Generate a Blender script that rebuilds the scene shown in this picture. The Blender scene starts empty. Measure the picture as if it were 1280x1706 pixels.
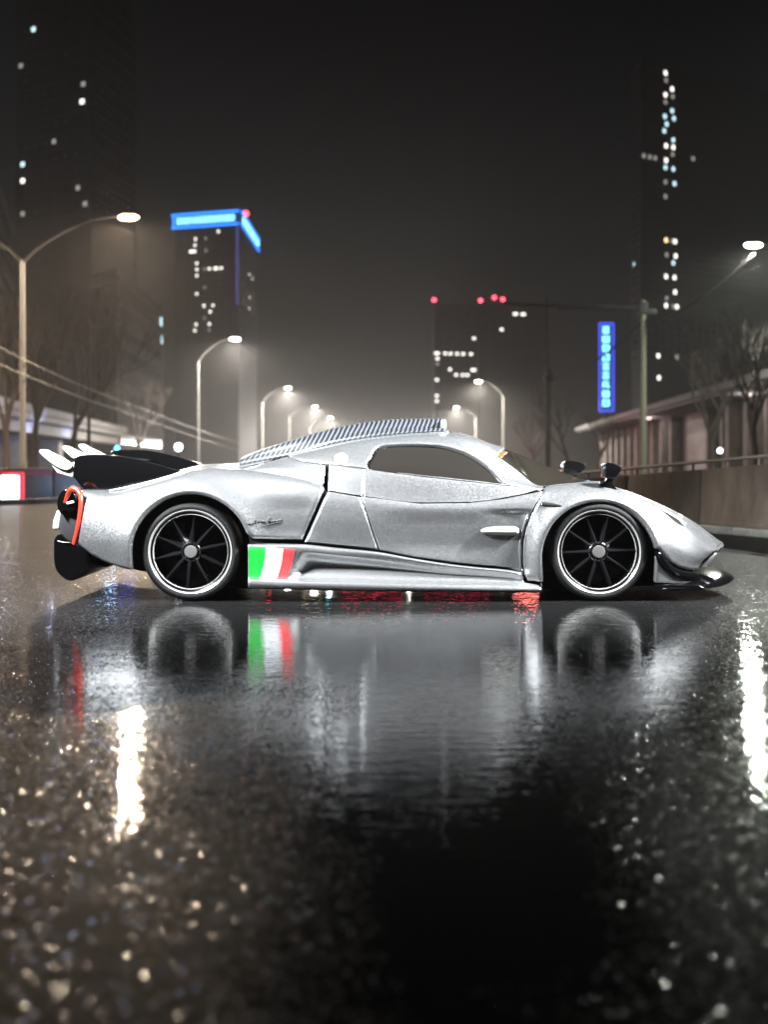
import bpy, bmesh, math, random
import numpy as np
from mathutils import Vector, Matrix

# ------------------------------------------------------------------ camera, sky, sun, exposure
F = 2107.0            # focal length in photo pixels (photo is 1280 wide)
HZ = 775.0            # horizon row in the photo
H = 0.9306            # camera height, metres
Y0 = 8.6              # distance to the near flank of the car
sc = bpy.context.scene
col = sc.collection
cam_data = bpy.data.cameras.new('camera')
cam = bpy.data.objects.new('camera', cam_data); col.objects.link(cam)
cam.location = (0, 0, H); cam.rotation_euler = (math.radians(90), 0, 0)
cam_data.sensor_fit = 'HORIZONTAL'; cam_data.sensor_width = 36.0
cam_data.lens = F / 1280 * 36.0
cam_data.shift_y = -(853.0 - HZ) / 1280
cam_data.clip_start = 0.05; cam_data.clip_end = 3000
cam_data.dof.use_dof = True
cam_data.dof.focus_distance = Y0 + 0.1
cam_data.dof.aperture_fstop = 1.9
sc.camera = cam

SUN_EL, SUN_AZ = 38.0, -20.0     # weak moonlight-like sun, from behind and left of the camera
world = bpy.data.worlds.new('World'); sc.world = world; world.use_nodes = True
wn = world.node_tree.nodes; wl = world.node_tree.links; wn.clear()
sky = wn.new('ShaderNodeTexSky'); sky.sky_type = 'NISHITA'; sky.sun_disc = False
sky.sun_elevation = math.radians(SUN_EL); sky.sun_rotation = math.radians(180 + SUN_AZ)
bg = wn.new('ShaderNodeBackground'); bg.inputs['Strength'].default_value = 0.0004
wo = wn.new('ShaderNodeOutputWorld')
wl.new(sky.outputs['Color'], bg.inputs['Color']); wl.new(bg.outputs['Background'], wo.inputs['Surface'])
sun_data = bpy.data.lights.new('sun', 'SUN'); sun_data.energy = 0.02; sun_data.angle = math.radians(25)
sun_data.color = (1.0, 0.97, 0.93)
sun = bpy.data.objects.new('sun', sun_data); col.objects.link(sun)
_a, _e = math.radians(SUN_AZ), math.radians(SUN_EL)
sun_dir = Vector((math.sin(_a) * math.cos(_e), -math.cos(_a) * math.cos(_e), math.sin(_e)))
sun.rotation_euler = sun_dir.to_track_quat('Z', 'Y').to_euler(); sun.location = sun_dir * 50

sc.view_settings.view_transform = 'Standard'; sc.view_settings.look = 'None'
sc.view_settings.gamma = 1.0; sc.view_settings.exposure = -0.4
sc.render.engine = 'CYCLES'
cy = sc.cycles
cy.use_denoising = True
try: cy.denoiser = 'OPENIMAGEDENOISE'
except Exception: pass
cy.max_bounces = 6; cy.glossy_bounces = 4; cy.diffuse_bounces = 2; cy.transmission_bounces = 4
cy.volume_bounces = 0; cy.transparent_max_bounces = 8
cy.sample_clamp_indirect = 6.0; cy.sample_clamp_direct = 0.0
cy.use_light_tree = True
cy.caustics_reflective = False; cy.caustics_refractive = False
random.seed(7); rng = np.random.default_rng(7)

# ------------------------------------------------------------------ helpers
def U(px, py, d):
    """photo pixel at depth d behind the car's near flank -> world point"""
    Y = Y0 + d
    return Vector(((px - 640) * Y / F, Y, H + (HZ - py) * Y / F))
def at(px, py, Y):
    return Vector(((px - 640) * Y / F, Y, H + (HZ - py) * Y / F))

_mats = {}
def mat(name, base=(0.5, 0.5, 0.5), rough=0.5, metal=0.0, emit=None, estr=0.0, coat=0.0, spec=0.5, trans=0.0, coat_rough=0.03):
    if name in _mats: return _mats[name]
    m = bpy.data.materials.new(name); m.use_nodes = True
    p = m.node_tree.nodes['Principled BSDF']
    p.inputs['Base Color'].default_value = (*base, 1)
    p.inputs['Roughness'].default_value = rough
    p.inputs['Metallic'].default_value = metal
    p.inputs['Coat Weight'].default_value = coat
    p.inputs['Coat Roughness'].default_value = coat_rough
    p.inputs['Specular IOR Level'].default_value = spec
    p.inputs['Transmission Weight'].default_value = trans
    if emit:
        p.inputs['Emission Color'].default_value = (*emit, 1)
        p.inputs['Emission Strength'].default_value = estr
    _mats[name] = m
    return m
def nodes(m):
    nt = m.node_tree
    return nt, nt.nodes, nt.links, nt.nodes['Principled BSDF']
def N(nt, kind, **kw):
    n = nt.nodes.new(kind)
    for k, v in kw.items():
        if k in n.inputs.keys(): n.inputs[k].default_value = v
        else: setattr(n, k, v)
    return n

def link(o, parent=None, loc=None):
    col.objects.link(o)
    if parent is not None: o.parent = parent
    if loc is not None: o.location = loc
    return o
def empty(name, loc):
    o = bpy.data.objects.new(name, None); o.empty_display_size = 0.2
    link(o, None, loc); return o
def tag(o, label, cat, group=None, kind=None):
    if label: o['label'] = label
    if cat: o['category'] = cat
    if group: o['group'] = group
    if kind: o['kind'] = kind
    return o
def mesh_obj(name, verts, faces, m, parent=None, smooth=True, angle=40, origin=None):
    """verts in world space; stored relative to the origin (or the parent's location)"""
    if origin is None:
        origin = world_loc(parent) if parent is not None else Vector((0, 0, 0))
    me = bpy.data.meshes.new(name)
    v = np.asarray([tuple(a) for a in verts] if not isinstance(verts, np.ndarray) else verts, dtype=float) - np.array(origin)
    me.from_pydata(v.tolist(), [], [tuple(int(i) for i in f) for f in faces])
    me.validate(verbose=False)
    if smooth:
        me.shade_smooth()
        if angle < 180: me.set_sharp_from_angle(angle=math.radians(angle))
    me.materials.append(m)
    o = bpy.data.objects.new(name, me)
    link(o, parent)
    if parent is None: o.location = origin
    return o
def world_loc(o):
    l = Vector((0, 0, 0))
    while o is not None:
        l = l + o.location; o = o.parent
    return l
def bm_obj(name, bm, m, parent=None, smooth=False, angle=35, origin=None):
    bm.normal_update()
    if origin is None: origin = world_loc(parent) if parent is not None else Vector((0, 0, 0))
    bmesh.ops.translate(bm, verts=bm.verts, vec=-Vector(origin))
    me = bpy.data.meshes.new(name); bm.to_mesh(me); bm.free()
    if smooth:
        me.shade_smooth(); me.set_sharp_from_angle(angle=math.radians(angle))
    me.materials.append(m)
    o = bpy.data.objects.new(name, me); link(o, parent)
    if parent is None: o.location = origin
    return o
def add_box(bm, c, s, rz=0.0, bevel=0.0):
    r = bmesh.ops.create_cube(bm, size=1.0, matrix=Matrix.Translation(Vector(c)) @ Matrix.Rotation(rz, 4, 'Z') @ Matrix.Diagonal((*s, 1)))
    if bevel:
        es = list({e for v in r['verts'] for e in v.link_edges})
        bmesh.ops.bevel(bm, geom=es, offset=bevel, segments=2, affect='EDGES', profile=0.5)
    return r
def box(name, c, s, m, parent=None, rz=0.0, bevel=0.0, origin=None):
    bm = bmesh.new(); add_box(bm, c, s, rz, bevel)
    return bm_obj(name, bm, m, parent, smooth=bevel > 0, origin=origin)
def tube(name, pts, radii, m, parent=None, n=8, cap=True, origin=None):
    v, f = tube_geo(pts, radii, n, cap)
    return mesh_obj(name, v, f, m, parent, angle=50, origin=origin)
def tube_geo(pts, radii, n=8, cap=True, base=0):
    pts = [Vector(p) for p in pts]
    if not hasattr(radii, '__len__'): radii = [radii] * len(pts)
    v, f = [], []
    up = None
    for i, p in enumerate(pts):
        t = (pts[min(i + 1, len(pts) - 1)] - pts[max(i - 1, 0)]).normalized()
        if up is None:
            up = Vector((0, 0, 1)) if abs(t.z) < 0.9 else Vector((1, 0, 0))
        a = t.cross(up)
        if a.length < 1e-4: a = t.cross(Vector((0, 1, 0)))
        a.normalize(); b = a.cross(t).normalized(); up = b
        for k in range(n):
            th = 2 * math.pi * k / n
            v.append(p + (a * math.cos(th) + b * math.sin(th)) * radii[i])
    for i in range(len(pts) - 1):
        for k in range(n):
            f.append((base + i * n + k, base + i * n + (k + 1) % n, base + (i + 1) * n + (k + 1) % n, base + (i + 1) * n + k))
    if cap:
        f.append(tuple(base + k for k in range(n))[::-1]); f.append(tuple(base + (len(pts) - 1) * n + k for k in range(n)))
    return v, f
def lathe(profile, n, axis_pt, axis='Y'):
    """profile list of (radius, offset along axis); returns closed rings"""
    v, f = [], []
    for (r, o) in profile:
        for k in range(n):
            t = 2 * math.pi * k / n
            if axis == 'Y': v.append((axis_pt[0] + r * math.cos(t), axis_pt[1] + o, axis_pt[2] + r * math.sin(t)))
            else: v.append((axis_pt[0] + r * math.cos(t), axis_pt[1] + r * math.sin(t), axis_pt[2] + o))
    for i in range(len(profile) - 1):
        for k in range(n):
            q = (i * n + k, i * n + (k + 1) % n, (i + 1) * n + (k + 1) % n, (i + 1) * n + k)
            f.append(q if axis == 'Y' else q)
    return v, f
def smooth_poly(pts, sub=4, closed=True):
    pts = [Vector((p[0], p[1])) for p in pts]; n = len(pts); out = []
    for i in range(n if closed else n - 1):
        p0 = pts[(i - 1) % n] if closed or i > 0 else pts[i]
        p1, p2 = pts[i], pts[(i + 1) % n]
        p3 = pts[(i + 2) % n] if closed or i + 2 < n else p2
        for s in range(sub):
            t = s / sub
            out.append(0.5 * ((2 * p1) + (-p0 + p2) * t + (2 * p0 - 5 * p1 + 4 * p2 - p3) * t * t + (-p0 + 3 * p1 - 3 * p2 + p3) * t ** 3))
    if not closed: out.append(pts[-1])
    return [(p.x, p.y) for p in out]
# ================================================================== ground
FACET = 0.46
def make_asphalt():
    m = mat('wet_asphalt', (0.03, 0.03, 0.031), 0.3)
    nt, n, l, p = nodes(m)
    tc = N(nt, 'ShaderNodeTexCoord')
    # standing water: one wide shallow patch in front of the car with a ragged edge
    big = N(nt, 'ShaderNodeTexNoise', Scale=1.3, Detail=5.0, Roughness=0.6); l.new(tc.outputs['Object'], big.inputs['Vector'])
    mp = N(nt, 'ShaderNodeMapping'); mp.inputs['Location'].default_value = (-0.15 / 2.1, -8.3 / 4.3, 0); mp.inputs['Scale'].default_value = (1 / 2.1, 1 / 4.3, 0)
    l.new(tc.outputs['Object'], mp.inputs['Vector'])
    ln = N(nt, 'ShaderNodeVectorMath', operation='LENGTH'); l.new(mp.outputs['Vector'], ln.inputs[0])
    wob = N(nt, 'ShaderNodeMath', operation='MULTIPLY_ADD'); wob.inputs[1].default_value = 0.9; wob.inputs[2].default_value = -0.45; l.new(big.outputs['Fac'], wob.inputs[0])
    # a film of water also stands in the worn track that leads towards the camera
    mp2 = N(nt, 'ShaderNodeMapping'); mp2.inputs['Location'].default_value = (-0.20 / 0.44, -4.3 / 3.4, 0); mp2.inputs['Scale'].default_value = (1 / 0.44, 1 / 3.4, 0)
    l.new(tc.outputs['Object'], mp2.inputs['Vector'])
    ln2 = N(nt, 'ShaderNodeVectorMath', operation='LENGTH'); l.new(mp2.outputs['Vector'], ln2.inputs[0])
    mn = N(nt, 'ShaderNodeMath', operation='MINIMUM'); l.new(ln.outputs['Value'], mn.inputs[0]); l.new(ln2.outputs['Value'], mn.inputs[1])
    sm = N(nt, 'ShaderNodeMath', operation='ADD'); l.new(mn.outputs[0], sm.inputs[0]); l.new(wob.outputs[0], sm.inputs[1])
    vp = N(nt, 'ShaderNodeTexVoronoi', Scale=140.0, voronoi_dimensions='2D'); l.new(tc.outputs['Object'], vp.inputs['Vector'])
    sq = N(nt, 'ShaderNodeSeparateColor'); l.new(vp.outputs['Color'], sq.inputs['Color'])
    jit = N(nt, 'ShaderNodeMath', operation='MULTIPLY_ADD'); jit.inputs[1].default_value = 0.62; l.new(sq.outputs['Red'], jit.inputs[0])
    off = N(nt, 'ShaderNodeMath', operation='ADD'); off.inputs[1].default_value = -0.29; l.new(sm.outputs[0], off.inputs[0]); l.new(off.outputs[0], jit.inputs[2])
    pud = N(nt, 'ShaderNodeMapRange', interpolation_type='SMOOTHSTEP'); l.new(jit.outputs[0], pud.inputs['Value'])
    pud.inputs['From Min'].default_value = 0.96; pud.inputs['From Max'].default_value = 1.06; pud.inputs['To Min'].default_value = 1.0; pud.inputs['To Max'].default_value = 0.0
    # aggregate: wet stone facets, each leaning its own way
    v1 = N(nt, 'ShaderNodeTexVoronoi', Scale=140.0, voronoi_dimensions='2D'); l.new(tc.outputs['Object'], v1.inputs['Vector'])
    sp = N(nt, 'ShaderNodeSeparateColor'); l.new(v1.outputs['Color'], sp.inputs['Color'])
    sub = N(nt, 'ShaderNodeVectorMath', operation='SUBTRACT'); sub.inputs[1].default_value = (0.5, 0.5, 0.5); l.new(v1.outputs['Color'], sub.inputs[0])
    flat = N(nt, 'ShaderNodeVectorMath', operation='MULTIPLY'); flat.inputs[1].default_value = (1, 1, 0); l.new(sub.outputs[0], flat.inputs[0])
    # bare stones stand out of the water film: many outside the puddle, few inside it
    dens = N(nt, 'ShaderNodeMapRange'); l.new(pud.outputs['Result'], dens.inputs['Value']); dens.inputs['To Min'].default_value = 0.895; dens.inputs['To Max'].default_value = 1.6
    patch = N(nt, 'ShaderNodeMath', operation='MULTIPLY_ADD'); patch.inputs[1].default_value = -0.25; l.new(big.outputs['Fac'], patch.inputs[0]); l.new(dens.outputs['Result'], patch.inputs[2])
    mask = N(nt, 'ShaderNodeMath', operation='GREATER_THAN'); l.new(sp.outputs['Blue'], mask.inputs[0])
    dd = N(nt, 'ShaderNodeMath', operation='ADD'); l.new(patch.outputs[0], dd.inputs[0]); dd.inputs[1].default_value = 0.12; l.new(dd.outputs[0], mask.inputs[1])
    amp = N(nt, 'ShaderNodeMath', operation='MULTIPLY_ADD'); l.new(mask.outputs[0], amp.inputs[0]); amp.inputs[1].default_value = FACET; amp.inputs[2].default_value = 0.008
    scl = N(nt, 'ShaderNodeVectorMath', operation='SCALE'); l.new(flat.outputs[0], scl.inputs[0]); l.new(amp.outputs[0], scl.inputs['Scale'])
    # slow ripples in the standing water
    mpr = N(nt, 'ShaderNodeMapping'); mpr.inputs['Scale'].default_value = (7.0, 22.0, 1.0); l.new(tc.outputs['Object'], mpr.inputs['Vector'])
    rip = N(nt, 'ShaderNodeTexNoise', Scale=1.0, Detail=3.0, Roughness=0.6); l.new(mpr.outputs['Vector'], rip.inputs['Vector'])
    b2 = N(nt, 'ShaderNodeBump', Strength=0.10, Distance=0.02); l.new(rip.outputs['Fac'], b2.inputs['Height'])
    add = N(nt, 'ShaderNodeVectorMath', operation='ADD'); l.new(b2.outputs['Normal'], add.inputs[0]); l.new(scl.outputs[0], add.inputs[1])
    nrm = N(nt, 'ShaderNodeVectorMath', operation='NORMALIZE'); l.new(add.outputs[0], nrm.inputs[0])
    l.new(nrm.outputs[0], p.inputs['Normal'])
    # only some stones are polished; the rest are dull
    pol = N(nt, 'ShaderNodeMapRange', interpolation_type='SMOOTHSTEP'); l.new(mask.outputs[0], pol.inputs['Value'])
    pol.inputs['From Min'].default_value = 0.0; pol.inputs['From Max'].default_value = 1.0; pol.inputs['To Min'].default_value = 0.50; pol.inputs['To Max'].default_value = 0.17
    rg = N(nt, 'ShaderNodeMix', data_type='FLOAT'); l.new(pud.outputs['Result'], rg.inputs['Factor']); l.new(pol.outputs['Result'], rg.inputs['A']); rg.inputs['B'].default_value = 0.035
    l.new(rg.outputs['Result'], p.inputs['Roughness'])
    cr = N(nt, 'ShaderNodeMapRange'); l.new(sp.outputs['Green'], cr.inputs['Value']); cr.inputs['To Min'].default_value = 0.002; cr.inputs['To Max'].default_value = 0.009
    cc = N(nt, 'ShaderNodeCombineColor')
    for ch in ('Red', 'Green', 'Blue'): l.new(cr.outputs['Result'], cc.inputs[ch])
    l.new(cc.outputs['Color'], p.inputs['Base Color'])
    p.inputs['IOR'].default_value = 1.36
    spl = N(nt, 'ShaderNodeMapRange'); l.new(rg.outputs['Result'], spl.inputs['Value']); spl.inputs['From Min'].default_value = 0.17; spl.inputs['From Max'].default_value = 0.50
    spl.inputs['To Min'].default_value = 0.5; spl.inputs['To Max'].default_value = 0.03; l.new(spl.outputs['Result'], p.inputs['Specular IOR Level'])
    return m
ASPHALT = make_asphalt()
road = mesh_obj('road', [(-260, -60, 0), (260, -60, 0), (260, 640, 0), (-260, 640, 0)], [(0, 1, 2, 3)], ASPHALT, smooth=False)
road['kind'] = 'structure'

def rough_mat(name, c0, c1, scale, rough=0.85, bump=0.3, stretch=(1, 1, 1), spec=0.3):
    m = mat(name, c0, rough, spec=spec)
    nt, n, l, p = nodes(m)
    tc = N(nt, 'ShaderNodeTexCoord'); mp = N(nt, 'ShaderNodeMapping'); mp.inputs['Scale'].default_value = stretch
    l.new(tc.outputs['Object'], mp.inputs['Vector'])
    no = N(nt, 'ShaderNodeTexNoise', Scale=scale, Detail=8.0, Roughness=0.65); l.new(mp.outputs['Vector'], no.inputs['Vector'])
    rp = N(nt, 'ShaderNodeValToRGB'); rp.color_ramp.elements[0].position = 0.32; rp.color_ramp.elements[1].position = 0.70
    rp.color_ramp.elements[0].color = (*c0, 1); rp.color_ramp.elements[1].color = (*c1, 1)
    l.new(no.outputs['Fac'], rp.inputs['Fac']); l.new(rp.outputs['Color'], p.inputs['Base Color'])
    b = N(nt, 'ShaderNodeBump', Strength=bump, Distance=0.05); l.new(no.outputs['Fac'], b.inputs['Height']); l.new(b.outputs['Normal'], p.inputs['Normal'])
    return m
CONC = rough_mat('stained_concrete', (0.09, 0.07, 0.055), (0.24, 0.19, 0.15), 2.2, stretch=(1, 1, 0.35))
CONC2 = rough_mat('pale_concrete', (0.26, 0.25, 0.24), (0.42, 0.40, 0.38), 1.5)
KERB = rough_mat('kerb_stone', (0.12, 0.12, 0.11), (0.26, 0.26, 0.24), 4.0, rough=0.45)
STEEL = mat('galvanised_steel', (0.040, 0.039, 0.036), 0.55, 0.2)
DARKSTEEL = mat('dark_steel', (0.012, 0.012, 0.013), 0.6, 0.0, spec=0.2)
WOOD = rough_mat('weathered_wood', (0.035, 0.028, 0.024), (0.09, 0.075, 0.06), 3.0, stretch=(6, 6, 0.4))
FACADE = rough_mat('dark_facade', (0.014, 0.014, 0.017), (0.03, 0.03, 0.035), 0.3, rough=0.6)
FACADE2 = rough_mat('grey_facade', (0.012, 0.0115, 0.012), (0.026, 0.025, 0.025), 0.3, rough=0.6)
DARKGLASS = mat('unlit_pane', (0.015, 0.017, 0.02), 0.12)
BARK = rough_mat('bark', (0.03, 0.024, 0.02), (0.08, 0.065, 0.055), 8.0, stretch=(4, 4, 0.6))
def glow(name, c, s): return mat(name, (0.02, 0.02, 0.02), 0.4, emit=c, estr=s)
LIT_W = glow('lit_window_white', (1.0, 0.94, 0.86), 3.5)
LIT_D = glow('lit_window_dim', (1.0, 0.92, 0.84), 0.55)
LIT_C = glow('lit_window_cyan', (0.62, 0.90, 1.0), 2.4)
LIT_A = glow('lit_window_amber', (1.0, 0.72, 0.40), 3.5)

# ================================================================== right barrier, rail, kerb
def wallpt(px, py_b):                    # ground point seen at that pixel
    Y = H * F / (py_b - HZ); return Vector(((px - 640) * Y / F, Y, 0))
B0, B1 = wallpt(1420, 905), wallpt(1000, 868)
def along(t): return B0.lerp(B1, t)
dirb = (B1 - B0).normalized(); nb = Vector((-dirb.y, dirb.x, 0))
if nb.y < 0: nb = -nb
bar = empty('concrete_barrier', B0)
tag(bar, 'brown stained concrete barrier wall with rail beside the nose of the car', 'barrier')
L = (B1 - B0).length
top = lambda t: 1.03 - 0.30 * t          # follows the falling road edge
tj = None
for t in np.linspace(0, 1, 400):         # joint is seen at photo x = 1163
    p_ = along(t)
    if 640 + F * p_.x / p_.y < 1163 and tj is None: tj = float(t)
edges = [-0.55, tj - (tj + 0.02) * 0.72, tj, tj + 0.34, 1.0, 1.4]
edges = sorted(edges)
for k in range(len(edges) - 1):
    t0, t1 = edges[k] + 0.004, edges[k + 1] - 0.004
    a, b = along(t0), along(t1)
    if t0 < -0.02 and t1 < -0.02 and False: continue
    sec = [(0.0, 0.10), (0.02, 0.16), (0.06, 1.0), (0.30, 1.0), (0.34, 0.0), (0.0, 0.0)]
    v, f = [], []
    for (q, t) in ((a, t0), (b, t1)):
        for (o, hh) in sec: v.append(q + nb * o + Vector((0, 0, hh * top(t))))
    n6 = len(sec)
    for j in range(n6): f.append((j, (j + 1) % n6, n6 + (j + 1) % n6, n6 + j))
    f.append(tuple(range(n6))[::-1]); f.append(tuple(range(n6, 2 * n6)))
    bm = bmesh.new(); vs = [bm.verts.new(x) for x in v]
    for q in f: bm.faces.new([vs[i] for i in q])
    bmesh.ops.recalc_face_normals(bm, faces=bm.faces)
    bmesh.ops.bevel(bm, geom=list(bm.edges), offset=0.012, segments=2, affect='EDGES', profile=0.5)
    bm_obj('wall_segment', bm, CONC, bar, smooth=True)
rl = empty('guard_rail', B0); tag(rl, 'thin metal handrail on top of the brown barrier wall', 'railing')
tube('rail', [along(-0.5) + nb * .18 + Vector((0, 0, top(-.5) + .115)), along(0.0) + nb * .18 + Vector((0, 0, top(0) + .115)), along(1.3) + nb * .18 + Vector((0, 0, top(1.3) + .115))], 0.026, mat('pale_rail', (.30, .28, .25), .5), rl)
for t in np.linspace(-0.45, 1.25, 14):
    q = along(t) + nb * .18
    tube('post', [q + Vector((0, 0, top(t) - .01)), q + Vector((0, 0, top(t) + .115))], 0.02, mat('pale_rail'), rl, n=6)
kb = empty('kerb', B0); tag(kb, 'low dark wet kerb along the foot of the brown barrier', 'kerb')
for k, t in enumerate(np.arange(-0.6, 1.35, 0.13)):
    a, b = along(t), along(t + 0.128); c = (a + b) / 2 - nb * 0.22
    box('kerb_stone', (c.x, c.y, 0.055), ((b - a).length, 0.30, 0.11), KERB, kb, rz=math.atan2(dirb.y, dirb.x), bevel=0.02)

# ================================================================== left wall with the lit box sign
LW0, LW1 = wallpt(-160, 846), wallpt(420, 822)
lw = empty('roadside_wall', LW0); tag(lw, 'low pale wall with red band across the road behind the rear fins', 'wall')
dl_ = (LW1 - LW0).normalized(); nl = Vector((-dl_.y, dl_.x, 0))
if nl.y < 0: nl = -nl
Lw = (LW1 - LW0).length
WALLM = rough_mat('washed_wall', (0.20, 0.19, 0.18), (0.42, 0.40, 0.36), 1.2, stretch=(1, 1, 0.3))
REDP = mat('red_painted_band', (0.55, 0.05, 0.05), 0.6)
nseg = 9
for k in range(nseg):
    a, b = LW0 + dl_ * (Lw * k / nseg + .03), LW0 + dl_ * (Lw * (k + 1) / nseg - .03); c = (a + b) / 2 + nl * .15
    ang = math.atan2(dl_.y, dl_.x)
    s = (b - a).length
    box('wall_panel', (c.x, c.y, .43), (s, .3, .86), WALLM, lw, rz=ang, bevel=.02)
    c2 = c - nl * .153
    box('red_band', (c2.x, c2.y, .74), (s * .96, .02, .15), REDP, lw, rz=ang)
kb2 = empty('far_kerb', LW0); tag(kb2, 'pale kerb edge at the foot of the low red-banded wall', 'kerb')
for k in range(14):
    a, b = LW0 + dl_ * (Lw * k / 14 + .01), LW0 + dl_ * (Lw * (k + 1) / 14 - .01); c = (a + b) / 2 - nl * .5
    box('kerb_stone', (c.x, c.y, .06), ((b - a).length, .4, .12), CONC2, kb2, rz=math.atan2(dl_.y, dl_.x), bevel=.02)
sg = empty('box_sign', wallpt(29, 838) - Vector((0, .6, 0))); tag(sg, 'glowing white box sign with red rim standing by the road at far left', 'sign')
pS = world_loc(sg); k_ = pS.y / F
box('sign_case', (pS.x, pS.y + .06, 27 * k_), (44 * k_, .12, 50 * k_), glow('red_rim', (1.0, 0.05, 0.08), 1.6), sg, bevel=.03)
box('sign_face', (pS.x, pS.y - .015, 27 * k_), (30 * k_, .05, 40 * k_), glow('white_sign_face', (0.80, 0.90, 1.0), 9.0), sg, bevel=.02)
box('sign_mark', (pS.x + 5 * k_, pS.y - .045, 27 * k_), (3 * k_, .02, 16 * k_), mat('sign_blue', (0.05, 0.2, 0.5), .5), sg)
box('sign_foot', (pS.x, pS.y + .03, .04), (38 * k_, .3, .08), DARKSTEEL, sg)

# ================================================================== street lamps
LAMP_W = (1.0, 0.92, 0.83)
def street_lamp(hx, hy, px_pole, label, power, hz=9.5, color=LAMP_W, double=False, aim=None, group='street lamps along the road', lamp_r=0.42):
    """head at (hx, hy), pole foot at (px_pole, hy)"""
    root = empty('street_lamp', (px_pole, hy, 0)); tag(root, label, 'street lamp', group)
    s = 1 if hx > px_pole else -1
    tube('pole', [(px_pole, hy, 0), (px_pole, hy, 1.1), (px_pole, hy, 1.15), (px_pole, hy, hz - 1.4)], [.16, .16, .12, .075], STEEL, root, n=12)
    for sg_ in ((1, -1) if double else (1,)):
        ln = abs(hx - px_pole); pts = []
        for k in range(9):
            t = k / 8
            pts.append((px_pole + s * sg_ * ln * t, hy, hz - 1.5 + 1.62 * math.sin(t * math.pi / 2) ** 0.8))
        tube('arm', pts, [.06 - .003 * k for k in range(9)], STEEL, root, n=8)
        cx = px_pole + s * sg_ * ln
        v, f = [], []
        prof = [(0.04, .13), (.12, .12), (.20, .085), (.225, .06), (.19, .04)]
        for (r, o) in prof:
            for k in range(16):
                th = 2 * math.pi * k / 16; v.append((cx + s * sg_ * .15 + 1.15 * r * math.cos(th), hy + .55 * r * math.sin(th), hz + .1 + o))
        for i in range(4):
            for k in range(16): f.append((i * 16 + k, i * 16 + (k + 1) % 16, (i + 1) * 16 + (k + 1) % 16, (i + 1) * 16 + k))
        f.append(tuple(range(16))[::-1])
        mesh_obj('lamp_head', v, f, STEEL, root)
        v, f = [], []
        prof = [(.20, .05), (.29, .01), (.31, -.04), (.24, -.10), (0.01, -.14)]
        for (r, o) in prof:
            for k in range(12):
                th = 2 * math.pi * k / 12; v.append((cx + s * sg_ * .15 + 1.15 * r * math.cos(th), hy + .55 * r * math.sin(th), hz + .1 + o))
        for i in range(4):
            for k in range(12): f.append((i * 12 + k, i * 12 + (k + 1) % 12, (i + 1) * 12 + (k + 1) % 12, (i + 1) * 12 + k))
        mesh_obj('lens', v, f, glow('lamp_lens_%.2f' % color[2], color, 45.0), root)
        ld = bpy.data.lights.new('lamp_light', 'AREA'); ld.shape = 'DISK'; ld.size = 0.6 if aim is None else 0.9
        ld.energy = power; ld.color = color
        lo = bpy.data.objects.new('lamp_light', ld); link(lo, root)
        lo.location = Vector((cx + s * sg_ * .15, hy, hz - .19)) - root.location
        if aim is None:
            l2 = bpy.data.lights.new('halo_light', 'POINT'); l2.energy = power * .07; l2.color = color; l2.shadow_soft_size = .25
            o2 = bpy.data.objects.new('halo_light', l2); link(o2, root); o2.location = lo.location - Vector((0, 0, .25))
        if aim is not None:
            ld.spread = math.radians(56); dv = Vector(aim) - Vector((cx + s * sg_ * .15, hy, hz - .19))
            lo.rotation_euler = (-dv).to_track_quat('Z', 'Y').to_euler()
    return root
PW = 50000; PN = 1120
def lamp_px(hpx, hpy, ppx, label, power=PW, color=LAMP_W, double=False, hz=9.5, hzl=None):
    Y = (hz - H) * F / (HZ - hpy)
    return street_lamp((hpx - 640) * Y / F, Y, (ppx - 640) * Y / F, label, power, hz, color, double)
lamp_px(207, 366, 38, 'double-armed street lamp with a bright warm head, nearest on the left', double=True, color=(1.0, .77, .56), power=7500)
lamp_px(388, 567, 330, 'street lamp second from the left edge, below the blue-topped tower', power=20000)
lamp_px(478, 648, 437, 'street lamp third from the left edge, small and far off')
lamp_px(523, 679, 482, 'fourth street lamp from the left edge, over the roof scoop')
lamp_px(549, 697, 516, 'farthest tiny street lamp just above the roof scoop')
lamp_px(1262, 412, 1420, 'street lamp glowing at the right edge beside the tall dark tower', color=(.92, .96, .84), power=4200)
lamp_px(800, 637, 839, 'street lamp in front of the twin dark towers', color=(1.0, .93, .80), power=28000)
lamp_px(762, 680, 793, 'small far street lamp left of the one before the twin towers')
# added lamps hidden behind the car that light the haze beyond the towers
for k, (x_, y_) in enumerate(((-10.5, 545), (11.0, 560), (-10.5, 600), (11.0, 605))):
    r_ = street_lamp(x_, y_, x_ * 1.3, ['left added glow lamp of the nearer pair, hidden behind the car', 'right added glow lamp of the nearer pair, hidden behind the car', 'left added glow lamp of the farther pair, hidden behind the car', 'right added glow lamp of the farther pair, hidden behind the car'][k], 1000)
    ld = bpy.data.lights.new('glow_light', 'POINT'); ld.energy = 66000; ld.color = (1.0, .94, .88); ld.shadow_soft_size = .6
    lo = bpy.data.objects.new('glow_light', ld); link(lo, r_); lo.location = Vector((x_, y_, 8.6)) - r_.location
# added key lamps out of frame, aimed at the car to light its paint
street_lamp(-4.9, 6.3, -7.4, 'added key lamp on a pole out of frame at left, aimed at the car', PN, 5.0, (.93, .97, 1.0), aim=(-.3, 9.4, .7))
street_lamp(5.8, 7.2, 8.4, 'added key lamp on a pole out of frame at right, aimed at the car', PN * 1.2, 5.0, (.95, .98, 1.0), aim=(.5, 9.4, .7))

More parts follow.
